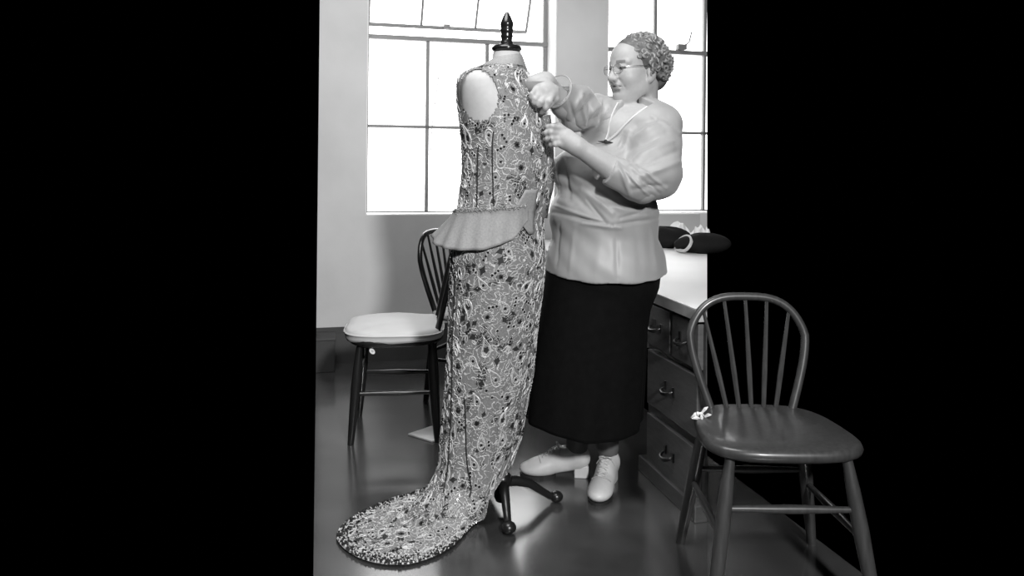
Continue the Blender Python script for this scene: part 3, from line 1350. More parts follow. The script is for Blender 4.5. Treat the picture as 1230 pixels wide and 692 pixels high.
big = anchors(0.062, 9000)
for u, v, p in big:
    a = rng.uniform(-0.9, 0.9) + (math.pi if rng.random() < 0.4 else 0)
    k_ = rng.random()
    s = rng.uniform(0.022, 0.034)
    bd = rng.choice((-1, 1)) * rng.uniform(0.4, 1.0)
    if k_ < 0.62:
        pale.line(local(u, v, rot(paisley(s, bend=bd), a)), 0.002)
        (dull if rng.random() < .4 else pale).line(local(u, v, rot(paisley(s * 0.68, 20, bd), a)), 0.0012)
        if rng.random() < 0.4:
            darkp.patch(local(u, v, rot([(x, y - 0.25 * s) for x, y in rosette(s * 0.3, 16, 5, .3)], a)))
        else:
            seq.dome(*local(u, v, rot([(0, -0.3 * s)], a))[0], 0.0042, 0.003)
            pale.line(local(u, v, rot([(x, y - 0.3 * s) for x, y in rosette(s * 0.27, 12, 1, 0)], a)), 0.0011)
        # rays of beads round the drop
        for w in range(0, 12):
            t = 2 * math.pi * w / 12
            x, y = 0.85 * s * math.sin(t), 1.25 * s * math.cos(t)
            if rng.random() < .6:
                flakes.dome(*local(u, v, rot([(x, y)], a))[0], 0.0018, 0.0015, 5)
    elif k_ < 0.82:
        pale.line(local(u, v, rosette(s * 0.72, 30, rng.choice((6, 7, 8)), 0.12)))
        dull.line(local(u, v, rosette(s * 0.45, 18, 5, 0.2)), 0.0012)
        darkp.patch(local(u, v, rosette(s * 0.3, 18, 7, .2)))
        seq.dome(u, v, 0.0045, 0.0035)
    else:
        for q in (-0.7, 0, 0.7):
            pale.line(local(u, v, rot([(x, y + s * .5) for x, y in leaf(s * 0.6)], a + q)), 0.0012)
        for q in range(3):
            seq.dome(*local(u, v, rot([(0, -s * (0.2 + 0.42 * q))], a))[0], 0.004, 0.003)
small = anchors(0.0205, 26000, big)
for u, v, p in small:
    a = rng.uniform(0, 6.28)
    k_ = rng.random()
    s = rng.uniform(0.007, 0.012)
    if k_ < 0.4:
        (pale if rng.random() < .6 else dull).line(local(u, v, rot(vine(s * 2.0), a)), 0.0011, closed=False)
    elif k_ < 0.6:
        pale.line(local(u, v, rot(leaf(s * 1.3), a)), 0.0011)
    elif k_ < 0.72:
        for q in range(rng.choice((1, 2, 3))):
            uu, vv = local(u, v, rot([(0, 0.012 * q)], a))[0]
            seq.dome(uu, vv, 0.0042, 0.003)
            pale.line(local(uu, vv, rosette(0.0062, 10, 1, 0)), 0.0009)
    elif k_ < 0.82:
        darkp.patch(local(u, v, rot([(x, y * 1.7) for x, y in rosette(s * 0.7, 12, 4, .35)], a)))
    else:
        for q in range(5):
            flakes.dome(*local(u, v, [(rng.gauss(0, s), rng.gauss(0, s))])[0], 0.002, 0.0015, 5)
# heavy beading along the edge of the train and the armhole
for j in range(NU):
    if onfloor[j] > 0.5:
        for q in range(20):
            vv = NVR - 1.1 - abs(rng.gauss(0, 2.4))
            (rng.choice((darkp, darkp, flakes, seq))).dome(j + rng.random(), vv, rng.uniform(.002, .0045), rng.uniform(.002, .005), 5)
for q in range(1500):   # extra glints on the train
    j = rng.choice([j for j in range(0, NU) if onfloor[j] > 0.5])
    flakes.dome(j + rng.random(), rng.uniform(NVR - NT * 0.75, NVR - 1.2), rng.uniform(.0012, .0026), .002, 5)
for q in range(240):
    t = 2 * math.pi * q / 240
    cx, cz = ah_c.x + 0.067 * math.cos(t), ah_c.z + 0.09 * math.sin(t)
tag(pale.build('bead_embroidery', M['cord'], gown), 'silver bead outlines of paisley drops and flowers')
dull.build('inner_embroidery', M['cord2'], gown)
tag(flakes.build('sequin_flakes', M['flake'], gown), 'tiny bright sequins')
tag(seq.build('black_sequins', M['sequin'], gown), 'round black sequins')
darkp.build('dark_bead_patches', M['seam'], gown)

# seams: dark basting lines down the gown
def seam_px(pts, name='seam', r=0.0022):
    """line on the gown's near side through these points"""
    sub = arr.reshape(-1, 3)
    out = []
    dense = []
    for a, b in zip(pts[:-1], pts[1:]):
        n = max(2, int(abs(b[1] - a[1]) / 6))
        dense += [(a[0] + (b[0] - a[0]) * i / n, a[1] + (b[1] - a[1]) * i / n) for i in range(n)]
    dense.append(pts[-1])
    rel = sub - np.array((0, 0, CAM_H))
    rr = (rel[:, 0] * CR + rel[:, 2] * SR) / rel[:, 1] * FPX + PX0
    uu = PY0 - (-rel[:, 0] * SR + rel[:, 2] * CR) / rel[:, 1] * FPX
    for x, y in dense:
        d = (rr - x) ** 2 + (uu - y) ** 2
        cand = np.argsort(d)[:14]
        best = cand[np.argmin(sub[cand, 1])]
        out.append(Vector(sub[best]) + Vector(Nn.reshape(-1, 3)[best]) * 0.002)
    for it in range(2):
        out = [out[0]] + [(out[i - 1] + out[i] * 2 + out[i + 1]) / 4 for i in range(1, len(out) - 1)] + [out[-1]]
    m = MB()
    m.tube(out, r, 5)
    return m.build(name, M['seam'], dress, smooth=True)


seam_px([(573, 178), (571, 225), (570, 262)])
seam_px([(590, 160), (589, 200), (590, 250)])
seam_px([(545, 330), (543, 400), (540, 500), (537, 560), (533, 590)])
seam_px([(556, 480), (558, 540), (566, 595)])

# waist trim
wl = []
for k_ in range(56):
    th_ = math.radians(-85 + 150 * k_ / 55)
    py = 257 - 13 * (k_ / 55)
    wl.append(ring_pts(py, [th_], 0.006)[0])
m = MB()
m.tube(wl, 0.0075, 6, flat=1.0)
wt_ = m.build('waist_trim', M['dress'], dress, smooth=True)
bd = MB()
for i, p in enumerate(wl):
    for q in range(5):
        c = p + Vector((rng.gauss(0, .003), -0.007, rng.gauss(0, .005)))
        bd.ball(c, rng.uniform(.0015, .003), 6)
b_ = bd.build('waist_beads', M['cord2'], wt_, fix=False)
b_['kind'] = 'stuff'

# plain net peplum standing out at the back
N1, N2 = 70, 14
vs, fs = [], []
for i in range(N2 + 1):
    s_ = i / N2
    for k_ in range(N1 + 1):
        a = k_ / N1
        th_ = math.radians(-130 + 200 * a)
        hemy = np.interp(a, [0, .18, .33, .45, .6, .75, .9, 1], [276, 281, 284, 293, 295, 293, 282, 260])
        py = 255 - 12 * a + (hemy - 255 + 12 * a) * s_
        fl_ = np.interp(a, [0, .18, .33, .5, .7, 1], [0.025, 0.055, 0.066, 0.036, 0.014, 0.004])
        p = ring_pts(py, [th_], 0.007 + fl_ * s_ ** 1.3 + 0.004 * s_ * math.sin(k_ * 0.9))[0]
        # keep the left body line while flaring
        vs.append(p)
for i in range(N2):
    for k_ in range(N1):
        fs.append((i * (N1 + 1) + k_, i * (N1 + 1) + k_ + 1, (i + 1) * (N1 + 1) + k_ + 1, (i + 1) * (N1 + 1) + k_))
pep = MB().add(vs, fs).build('peplum', M['net'], dress, smooth='all', fix=False)
so = pep.modifiers.new('cloth', 'SOLIDIFY')
so.thickness = 0.002
# pointed plain net panel on the front
panel = []
vs, fs = [], []
for i in range(13):
    s_ = i / 12
    for k_ in range(7):
        a = k_ / 6
        py = np.interp(s_, [0, 1], [226, 277])
        l = np.interp(s_, [0, .5, 1], [632, 616, 636])
        r_ = np.interp(s_, [0, .5, 1], [646, 643, 641])
        px = l + (r_ - l) * a
        th_c = ring_pts(py, [math.radians(q) for q in range(-20, 131, 2)], 0.008)
        best = min(th_c, key=lambda p: abs((p.x / p.y) * FPX + PX0 - px))
        vs.append(best)
for i in range(12):
    for k_ in range(6):
        fs.append((i * 7 + k_, i * 7 + k_ + 1, (i + 1) * 7 + k_ + 1, (i + 1) * 7 + k_))
pn = MB().add(vs, fs).build('net_panel', M['net'], dress, smooth='all', fix=False)
so = pn.modifiers.new('cloth', 'SOLIDIFY')
so.thickness = 0.002
# loose front edge being pinned
vs, fs = [], []
edge = [(654, 138, 660), (655, 155, 662), (655, 180, 664), (654, 205, 665), (652, 225, 664), (651, 240, 660), (650, 262, 656)]
for i, (l, y, r_) in enumerate(edge):
    for k_ in range(5):
        a = k_ / 4
        vs.append(P(l - 4 + (r_ - l + 4) * a, y, 2.575 + 0.03 * a - 0.012 * math.sin(math.pi * a) + 0.006 * math.sin(i * 1.7)))
for i in range(len(edge) - 1):
    for k_ in range(4):
        fs.append((i * 5 + k_, i * 5 + k_ + 1, (i + 1) * 5 + k_ + 1, (i + 1) * 5 + k_))
lf = MB().add(vs, fs).build('loose_front_edge', M['dress'], dress, smooth='all', fix=False)
so = lf.modifiers.new('cloth', 'SOLIDIFY')
so.thickness = 0.004

# ---- the form itself
form = thing('dress_form', 'dress form on black tripod stand under the beaded gown', 'dress form', F(606, 605))
tm = []
for p in np.linspace(67, 300, 60):
    tm.append([v for v in ring_pts(p, [2 * math.pi * i / 64 for i in range(64)], -0.007)])
vs = [v for r in tm for v in r]
fs = []
for i in range(len(tm) - 1):
    for j in range(64):
        fs.append((i * 64 + j, i * 64 + (j + 1) % 64, (i + 1) * 64 + (j + 1) % 64, (i + 1) * 64 + j))
fs.append(tuple(range(64)))
fs.append(tuple((len(tm) - 1) * 64 + j for j in range(64)))
MB().add(vs, fs).build('torso', M['muslin'], form, smooth='all')
nk = P(609, 66, YD)
m = MB()
m.lathe(nk - Zv * 0.05, [(0.052, 0), (0.05, 0.03), (0.047, 0.058)], 28)
m.build('neck', M['muslin'], form, smooth=True)
capc = P(608.5, 67, YD)
m = MB()
m.lathe(capc, [(0.03, 0), (0.036, 0.003), (0.038, 0.012), (0.046, 0.014), (0.0505, 0.02), (0.0505, 0.026), (0.044, 0.033), (0.03, 0.037), (0.01, 0.038)], 32)
m.build('neck_cap', M['blackwood'], form, smooth=True)
m = MB()
fz = [(0.022, 0.036), (0.0215, 0.045), (0.018, 0.05), (0.019, 0.06), (0.0215, 0.066), (0.019, 0.072), (0.0205, 0.078), (0.0225, 0.084), (0.02, 0.09), (0.0205, 0.098), (0.0225, 0.104), (0.021, 0.112), (0.018, 0.12), (0.013, 0.132), (0.009, 0.138), (0.008, 0.143), (0.003, 0.147)]
m.lathe(capc, fz, 24)
m.build('finial', M['blackwood'], form, smooth=True)
hub = P(603, 578, 2.56)
m = MB()
m.tube([hub - Zv * 0.02, Vector((hub.x, hub.y, 0.85))], 0.017, 12)
m.build('pole', M['iron'], form, smooth=True)
m = MB()
m.lathe(hub - Zv * 0.07, [(0.008, 0), (0.02, 0.006), (0.026, 0.02), (0.024, 0.05), (0.034, 0.075), (0.03, 0.09), (0.02, 0.10)], 18)
m.build('hub', M['iron'], form, smooth=True)
for fp in (F(611, 641), F(668, 603), F(548, 596)):
    d = Vector((fp.x - hub.x, fp.y - hub.y, 0))
    L = d.length
    d.normalize()
    m = MB()
    pr = [(0.0, 0.0, .017), (0.25, 0.02, .017), (0.5, 0.005, .015), (0.72, -0.035, .013), (0.88, -0.068, .012), (0.97, -0.08, .012), (1.02, -0.082, .013)]
    pts = [hub + d * (L * a) + Zv * (h + (hub.z - 0.1 + 0.0) * 0) for a, h, r in pr]
    zz = [hub.z, hub.z - 0.005, hub.z * 0.80, hub.z * 0.48, hub.z * 0.25, 0.022, 0.02]
    pts = [Vector((q.x, q.y, z)) for q, z in zip(pts, zz)]
    m.tube(pts, [p[2] for p in pr], 10)
    leg_o = m.build('leg', M['iron'], form, smooth=True)
    m = MB()
    m.ball(Vector((fp.x, fp.y, 0.019)), (0.024, 0.024, 0.019), 14)
    m.build('foot', M['iron'], leg_o, smooth=True)

# ================================================================== WOMAN
woman = thing('person', 'woman in satin blouse and black skirt pinning the beaded gown', 'person', F(705, 575))


def frame(fx, fy, tilt=0.0):
    f = Vector((fx, fy, 0)).normalized()
    l = Vector((-f.y, f.x, 0))
    z = Vector((0, 0, 1))
    f2 = (f * math.cos(tilt) - z * math.sin(tilt))
    z2 = (z * math.cos(tilt) + f * math.sin(tilt))
    return f2, l, z2


HF = frame(-0.87, -0.5, 0.08)
HC = P(763, 82, 2.78)


def H(f, l, z):
    return HC + HF[0] * f + HF[1] * l + HF[2] * z


TF = frame(-0.77, -0.64)
# --- the body
xs = np.arange(0.03, 0.66, 0.0028)
ys = np.arange(2.42, 3.08, 0.003)
zs = np.concatenate([np.arange(-0.02, 0.98, 0.008), np.arange(0.98, 1.64, 0.0028)])
B = SDF(xs, ys, zs)
# legs
kneeR, kneeL = P(700, 440, 2.83), P(728, 440, 2.75)
ankR, ankL = P(693, 535, 2.845), P(730, 537, 2.79)
hipR, hipL = P(705, 340, 2.86), P(745, 340, 2.74)
for h_, k_, a_ in ((hipR, kneeR, ankR), (hipL, kneeL, ankL)):
    B.cap(h_, k_, 0.085, 0.06, 0.02)
    B.cap(k_, k_.lerp(a_, 0.35), 0.055, 0.056, 0.02)
    B.cap(k_.lerp(a_, 0.35), a_, 0.056, 0.036, 0.02)
B.cap(ankR, Vector((0.235, 2.845, 0.075)), 0.034, 0.022, 0.02)
B.cap(ankL, F(733, 578) + Vector((-0.006, -0.015, 0.075)), 0.034, 0.022, 0.02)
# trunk (kept inside the clothes)
B.ell(P(730, 320, 2.75), (0.17, 0.17, 0.15), TF, 0.05)
B.ell(P(730, 262, 2.75), (0.15, 0.16, 0.15), TF, 0.05)
B.ell(P(752, 180, 2.8), (0.125, 0.165, 0.16), TF, 0.05)
# chest plane seen in the neckline, shoulders, neck
B.ell(P(748, 158, 2.76), (0.10, 0.11, 0.085), TF, 0.05)
B.cap(P(728, 139, 2.92), P(796, 143, 2.70), 0.05, 0.05, 0.05)
B.cap(P(769, 150, 2.81), H(-0.03, 0, -0.06), 0.062, 0.056, 0.045)
B.cap(P(761, 150, 2.77), H(0.0, 0, -0.09), 0.042, 0.04, 0.04)
# head
B.ell(H(-0.016, 0, 0.032), (0.093, 0.073, 0.083), HF, 0.02)
B.ell(H(0.028, 0, -0.035), (0.064, 0.062, 0.082), HF, 0.03)
B.ell(H(0.045, 0, 0.035), (0.046, 0.055, 0.05), HF, 0.03)
B.ell(H(0.062, 0, -0.092), (0.032, 0.034, 0.026), HF, 0.025)
for sg in (-1, 1):
    B.ell(H(0.026, sg * 0.038, -0.075), (0.042, 0.028, 0.034), HF, 0.03)
    B.ell(H(0.058, sg * 0.036, -0.034), (0.030, 0.028, 0.03), HF, 0.025)
B.ell(H(0.03, 0, -0.112), (0.055, 0.042, 0.026), HF, 0.03)
for sg in (-1, 1):
    B.ell(H(0.098, sg * 0.031, 0.001), (0.017, 0.0175, 0.0125), HF, 0.014, 'sub')
    B.cap(H(0.083, sg * 0.014, 0.019), H(0.07, sg * 0.048, 0.019), 0.0085, 0.007, 0.014)
    # lids
    B.ell(H(0.0765, sg * 0.0315, 0.002), (0.0135, 0.016, 0.0125), HF, 0.006)
    B.cap(H(0.089, sg * 0.02, -0.0008), H(0.0815, sg * 0.045, -0.003), 0.0022, 0.002, 0.003, 'sub')
    B.cap(H(0.086, sg * 0.022, -0.0125), H(0.078, sg * 0.045, -0.012), 0.0035, 0.003, 0.008)
# nose
B.cap(H(0.086, 0, 0.012), H(0.109, 0, -0.032), 0.0085, 0.0115, 0.016)
B.ell(H(0.108, 0, -0.035), (0.013, 0.0125, 0.011), HF, 0.01)
for sg in (-1, 1):
    B.ell(H(0.098, sg * 0.0125, -0.038), (0.0115, 0.0085, 0.0085), HF, 0.008)
    B.ell(H(0.105, sg * 0.007, -0.047), (0.004, 0.004, 0.004), HF, 0.004, 'sub')
    B.cap(H(0.094, sg * 0.019, -0.04), H(0.078, sg * 0.034, -0.066), 0.0025, 0.002, 0.01, 'sub')
# mouth
B.ell(H(0.083, 0, -0.062), (0.018, 0.026, 0.02), HF, 0.016)
B.cap(H(0.096, -0.016, -0.058), H(0.096, 0.016, -0.058), 0.0045, 0.0045, 0.006)
B.cap(H(0.094, -0.014, -0.070), H(0.094, 0.014, -0.070), 0.0055, 0.0055, 0.006)
for sg in (-1, 1):
    B.cap(H(0.1005, 0, -0.0635), H(0.089, sg * 0.027, -0.0655), 0.0022, 0.002, 0.004, 'sub')
B.cap(H(0.094, -0.015, -0.081), H(0.094, 0.015, -0.081), 0.003, 0.003, 0.01, 'sub')
for sg in (-1, 1):
    B.cap(H(0.062, 0, -0.132), H(0.004, sg * 0.068, -0.112), 0.013, 0.008, 0.022, 'sub')
# ears
for sg in (-1, 1):
    ef = frame(-0.87 + sg * 0.0, -0.5)
    B.ell(H(-0.014, sg * 0.073, -0.022), (0.019, 0.010, 0.031), HF, 0.008)
    B.ell(H(-0.010, sg * 0.083, -0.016), (0.010, 0.006, 0.017), HF, 0.004, 'sub')
    B.ell(H(-0.006, sg * 0.070, -0.048), (0.010, 0.008, 0.011), HF, 0.008)
# near (left) arm
shL, elL, wrL = P(800, 160, 2.66), P(772, 226, 2.53), P(693, 176, 2.485)
B.cap(shL, elL, 0.052, 0.047, 0.03)
B.cap(elL, elL.lerp(wrL, 0.35), 0.047, 0.045, 0.02)
B.cap(elL.lerp(wrL, 0.35), wrL, 0.045, 0.0275, 0.02)
# left hand: back to the viewer, fingers level, closed on the gown's edge
pl = P(679, 167, 2.49)
hd_ = (P(660, 161, 2.5) - P(690, 173, 2.485)).normalized()
up_ = (Vector((0, 0, 1)) - hd_ * hd_.z).normalized()
nr_ = hd_.cross(up_).normalized()
if nr_.y > 0:
    nr_ = -nr_
B.ell(pl, (0.040, 0.034, 0.0155), (hd_, up_, nr_), 0.022)
B.cap(wrL, pl, 0.026, 0.02, 0.02)
for i, (kx, ky, mx, my, tx, ty, r_) in enumerate([
        (674, 154.5, 664, 152, 655, 153, .0088), (672.5, 160.5, 662, 159, 653, 160.5, .0092),
        (673, 167, 663, 166.5, 654.5, 167.5, .0088), (675.5, 173, 667, 173.5, 659, 174, .008)]):
    B.chain([P(kx, ky, 2.487), P(mx, my, 2.472), P((mx + tx) / 2 - 1, (my + ty) / 2, 2.484), P(tx, ty, 2.512)], [r_ * 1.06, r_, r_ * 0.95, r_ * 0.82], 0.01)
B.chain([P(683, 160, 2.505), P(671, 151, 2.525), P(658, 151.5, 2.53)], [.0125, .0105, .0085], 0.014)
# far (right) arm
shR, elR, wrR = P(726, 138, 2.92), P(690, 142, 2.72), P(655, 99, 2.57)
B.cap(shR, elR, 0.05, 0.045, 0.03)
B.cap(elR, elR.lerp(wrR, 0.4), 0.045, 0.042, 0.02)
B.cap(elR.lerp(wrR, 0.4), wrR, 0.042, 0.032, 0.02)
B.ell(P(645, 99, 2.56), (0.036, 0.03, 0.028), None, 0.02)
# right hand bent down onto the gown
pr = P(654, 109, 2.515)
h2 = (P(647, 124, 2.505) - P(657, 99, 2.53)).normalized()
s2 = (Vector((1, 0, 0.25)) - h2 * h2.dot(Vector((1, 0, 0.25)))).normalized()
n2 = h2.cross(s2).normalized()
B.ell(pr, (0.037, 0.038, 0.019), (h2, s2, n2), 0.02)
B.cap(wrR, pr, 0.03, 0.024, 0.02)
for kx, ky, mx, my, tx, ty, r_, dy in [
        (664, 113, 660, 122, 651, 135, .0095, 0.0), (656, 114, 650, 123, 645, 127, .0092, -0.006),
        (649, 111, 643, 119, 641, 125, .0088, -0.004), (643, 107, 639, 113, 638, 119, .008, 0.0)]:
    B.chain([P(kx, ky, 2.505), P(mx, my, 2.487 + dy), P((mx + tx) / 2, (my + ty) / 2 + 1, 2.490 + dy), P(tx, ty, 2.512)], [r_ * 1.06, r_, r_ * .96, r_ * .85], 0.01)
B.chain([P(668, 107, 2.525), P(668, 119, 2.515), P(659, 128, 2.525)], [.0115, .0105, .0085], 0.014)
v_, f_ = B.mesh()
v_ = taubin(v_, f_, 2)
me = np_mesh('body', v_, f_)
rel = v_ - np.array(HC)
hf, hl, hz = [rel @ np.array(a) for a in HF]
tone = np.full(len(v_), 0.40)
# natural colouring: lips, brows, stockings
lip = (np.abs(hl) < 0.025) & (hf > 0.082) & (((hz + 0.0645) / 0.0095) ** 2 + (hl / 0.026) ** 2 < 1)
tone[lip] = 0.27
brow = (hf > 0.06) & (np.abs(hz - 0.021 - 0.0) < 0.005) & (np.abs(hl) > 0.014) & (np.abs(hl) < 0.048)
tone[brow] = 0.2
lash = (hf > 0.07) & (np.abs(hz + 0.001) < 0.0035) & (np.abs(np.abs(hl) - 0.032) < 0.015)
tone[lash] = 0.12
tone[v_[:, 2] < 0.6] = 0.12
set_tone(me, tone)
finish('body', me, M['skin'], woman, smooth='all')

# irises in the half-closed eyes
for sg in (-1, 1):
    m = MB()
    m.ball(H(0.0885, sg * 0.030, -0.0015), (0.003, 0.0045, 0.003), 10, HF)
    m.build('iris', M['iris'], woman, smooth=True)

# --- blouse
xs = np.arange(0.02, 0.70, 0.004)
ys = np.arange(2.36, 3.12, 0.0045)
zs = np.arange(0.70, 1.42, 0.004)
S_ = SDF(xs, ys, zs)
S_.ell(P(752, 178, 2.8), (0.148, 0.195, 0.19), TF, 0.05)
S_.ell(P(760, 148, 2.81), (0.11, 0.185, 0.085), TF, 0.06)
S_.ell(P(706, 205, 2.70), (0.10, 0.16, 0.085), TF, 0.07)
S_.ell(P(725, 258, 2.75), (0.192, 0.196, 0.13), TF, 0.06)
S_.ell(P(727, 326, 2.75), (0.213, 0.217, 0.22), TF, 0.06)
# near sleeve
S_.cap(P(793, 153, 2.68), P(786, 208, 2.56), 0.076, 0.088, 0.035)
S_.cap(P(786, 208, 2.56), P(764, 218, 2.52), 0.085, 0.066, 0.02)
cuffA, cuffB = P(764, 220, 2.52), P(732, 205, 2.502)
S_.cap(cuffA, cuffB, 0.053, 0.047, 0.006)
# far sleeve
S_.cap(P(727, 138, 2.93), P(692, 132, 2.74), 0.072, 0.068, 0.03)
S_.cap(P(694, 130, 2.72), P(688, 121, 2.69), 0.074, 0.07, 0.03)
S_.cap(P(690, 124, 2.70), P(650, 97, 2.56), 0.066, 0.056, 0.025)
# openings: cuffs, hem, neckline
dA = (cuffB - cuffA).normalized()
hemp = P(727, 334, 2.62)
S_.halfspace((0, 2.62, hemp.z), (0.0, 0.10, -0.995))
dR = (P(650, 97, 2.56) - P(690, 124, 2.70)).normalized()
cR = P(690, 124, 2.70).lerp(P(650, 97, 2.56), 0.56)


def cut_cap(S, p, d, R):
    """remove what sticks out beyond the plane p,d near p"""
    lo = np.array(p) - R
    hi = np.array(p) + R
    sl = S._sl(lo, hi)
    X, Y, Z = S._grid(sl)
    D = (X - p[0]) * d[0] + (Y - p[1]) * d[1] + (Z - p[2]) * d[2]
    rr = np.sqrt((X - p[0]) ** 2 + (Y - p[1]) ** 2 + (Z - p[2]) ** 2)
    cut = np.maximum(-D, rr - R * 0.95)
    S._comb(sl, cut, 0, 'sub')


cut_cap(S_, P(731, 205, 2.502), dA, 0.09)
cut_cap(S_, cR, dR, 0.1)
S_.cap(cR + dR * 0.03, cR - dR * 0.03, 0.051, 0.048, 0.003, 'sub')
# V neckline: a wedge opening forwards from the neck
vb = P(728, 171, 2.66)                     # foot of the V
va, vc = P(741, 124, 2.70), P(789, 130, 2.70)
nA = (P(764, 125, 2.78))
X, Y, Z = S_.xs[:, None, None], S_.ys[None, :, None], S_.zs[None, None, :]


def plane3(a, b, c, inside):
    n = (b - a).cross(c - a).normalized()
    if (inside - a).dot(n) > 0:
        n = -n
    return (X - a[0]) * n[0] + (Y - a[1]) * n[1] + (Z - a[2]) * n[2]


back = P(752, 168, 2.80) + TF[0] * -0.0
inside = P(755, 130, 2.70)
e1 = plane3(vb, va, va + TF[0] * 0.1, inside)
e2 = plane3(vb, vc, vc + TF[0] * 0.1, inside)
e3 = -((X - back[0]) * TF[0].x + (Y - back[1]) * TF[0].y) + 0.02
wedge = np.maximum(np.maximum(e1, e2), np.maximum(e3, -0.08 + 0 * X))
S_._comb((slice(None),) * 3, wedge, 0.006, 'sub')
S_.cap(P(766, 150, 2.81), H(-0.03, 0, -0.05), 0.074, 0.066, 0.006, 'sub')
v_, f_ = S_.mesh()
v_ = taubin(v_, f_, 3)
me = np_mesh('blouse', v_, f_)
nn = np_normals(me)
# folds: strokes over the front of the cloth
STR = [  # px1, py1, px2, py2, width px, amplitude mm
    (664, 255, 735, 271, 2.2, -6), (700, 268, 745, 273, 3, 5), (735, 271, 795, 262, 2.2, -4),
    (672, 240, 690, 250, 4, 4), (690, 235, 720, 262, 4, -5), (700, 228, 735, 256, 4, 6), (712, 222, 760, 255, 4, -4), (725, 245, 775, 258, 4, 5),
    (740, 240, 785, 250, 4, -4), (680, 200, 700, 222, 6, 3), (672, 222, 700, 240, 4, -3),
    (755, 170, 790, 150, 4, 5), (750, 182, 800, 160, 4, -5), (762, 190, 806, 170, 4, 5), (768, 200, 812, 182, 4, -5), (770, 212, 814, 195, 4, 4),
    (760, 228, 800, 222, 3, -4), (757, 200, 770, 215, 3, 4), (765, 150, 800, 140, 4, -3), (735, 180, 760, 165, 4, -3), (730, 190, 765, 172, 4, 3),
    (690, 145, 712, 118, 3, -6), (697, 150, 722, 122, 3, 5), (683, 142, 700, 112, 3, 4), (704, 152, 732, 128, 3, -5), (676, 130, 684, 108, 3, -4), (715, 150, 740, 135, 3, 4),
    (784, 140, 816, 160, 2.6, 3),
    (760, 206, 792, 232, 2.2, -5), (765, 200, 800, 226, 2.0, 4), (757, 212, 780, 236, 1.8, 4), (750, 160, 742, 178, 2.2, -4), (757, 158, 748, 182, 2.2, 4),
    (670, 195, 676, 235, 3, 3), (677, 190, 684, 238, 2.5, -4), (664, 246, 720, 266, 2, 4), (745, 262, 790, 250, 2, -4), (705, 240, 728, 268, 2, -4),
    (684, 120, 690, 148, 2, -4), (698, 112, 704, 150, 2, 4), (710, 116, 706, 152, 2, -4), (722, 120, 714, 150, 2, 4),
    (690, 272, 684, 330, 3, 2), (740, 275, 742, 334, 3, -2), (782, 268, 788, 326, 3, 2), (742, 196, 757, 234, 2.5, 4), (672, 268, 668, 320, 2.0, -3), (765, 275, 770, 330, 5, -2), (720, 280, 716, 332, 6, 2), (744, 200, 760, 220, 2, -3)]
rel = v_ - np.array((0, 0, CAM_H))
qx = (rel[:, 0] * CR + rel[:, 2] * SR) / rel[:, 1] * FPX + PX0
qy = PY0 - (-rel[:, 0] * SR + rel[:, 2] * CR) / rel[:, 1] * FPX
disp = np.zeros(len(v_))
for x1, y1, x2, y2, w, amp in STR:
    dx, dy = x2 - x1, y2 - y1
    L2 = dx * dx + dy * dy
    h = np.clip(((qx - x1) * dx + (qy - y1) * dy) / L2, 0, 1)
    d = np.hypot(qx - x1 - h * dx, qy - y1 - h * dy)
    disp += amp * 0.0018 * np.exp(-(d / w) ** 2) * (0.35 + 0.65 * np.sin(np.pi * np.clip(h, .05, .95)))
disp *= np.clip((-nn[:, 1] - 0.05) * 3, 0, 1)
# soft overall unevenness
disp += 0.0022 * (np.sin(v_[:, 0] * 47 + v_[:, 2] * 31) * np.sin(v_[:, 2] * 53 - v_[:, 1] * 41))
v2 = v_ + nn * disp[:, None]
me.vertices.foreach_set('co', v2.astype(np.float32).ravel())
me.update()
blouse = finish('blouse', me, M['satin'], woman, smooth='all')


def blouse_front(px, py):
    """nearest blouse point seen at this pixel"""
    d = (qx - px) ** 2 + (qy - py) ** 2
    c = np.nonzero(d < 9)[0]
    if len(c) == 0:
        c = np.argsort(d)[:20]
    b = c[np.argmin(v_[c, 1])]
    return Vector(v_[b]), Vector(nn[b])


# neckline piping, brooch
def trim(pts, r, name, m_):
    out = []
    for x, y in pts:
        p, n = blouse_front(x, y)
        out.append(p + n * r * 0.4)
    for it in range(3):
        out = [out[0]] + [(out[i - 1] + out[i] * 2 + out[i + 1]) / 4 for i in range(1, len(out) - 1)] + [out[-1]]
    b = MB()
    b.tube(out, r, 6)
    return b.build(name, m_, blouse, smooth=True)




def neck_edge(other, third, n_bins):
    """outer rim of the V opening on one side"""
    def pl(pt, a, b, c):
        n_ = (b - a).cross(c - a).normalized()
        return (pt - np.array(a)) @ np.array(n_)
    e_own = np.abs(pl(v_, vb, other, other + TF[0] * 0.1))
    side = pl(v_, vb, third, third + TF[0] * 0.1) * np.sign(pl(np.array([inside]), vb, third, third + TF[0] * 0.1)[0])
    ok = (e_own < 0.007) & (side > -0.006) & (v_[:, 2] > vb.z - 0.01)
    dep = v_ @ np.array(TF[0])
    z0, z1 = vb.z, other.z + 0.012
    out = []
    for i in range(n_bins):
        zc = z0 + (z1 - z0) * (i + 0.5) / n_bins
        c = np.nonzero(ok & (np.abs(v_[:, 2] - zc) < (z1 - z0) / n_bins * 0.75))[0]
        if len(c):
            b = c[np.argmax(dep[c])]
            out.append(Vector(v_[b]) + TF[0] * 0.002)
    for it in range(4):
        out = [out[0]] + [(out[i - 1] + out[i] * 2 + out[i + 1]) / 4 for i in range(1, len(out) - 1)] + [out[-1]]
    b = MB()
    b.tube(out, 0.0042, 6)
    return b.build('neckline_piping', M['satin_trim'], blouse, smooth=True)


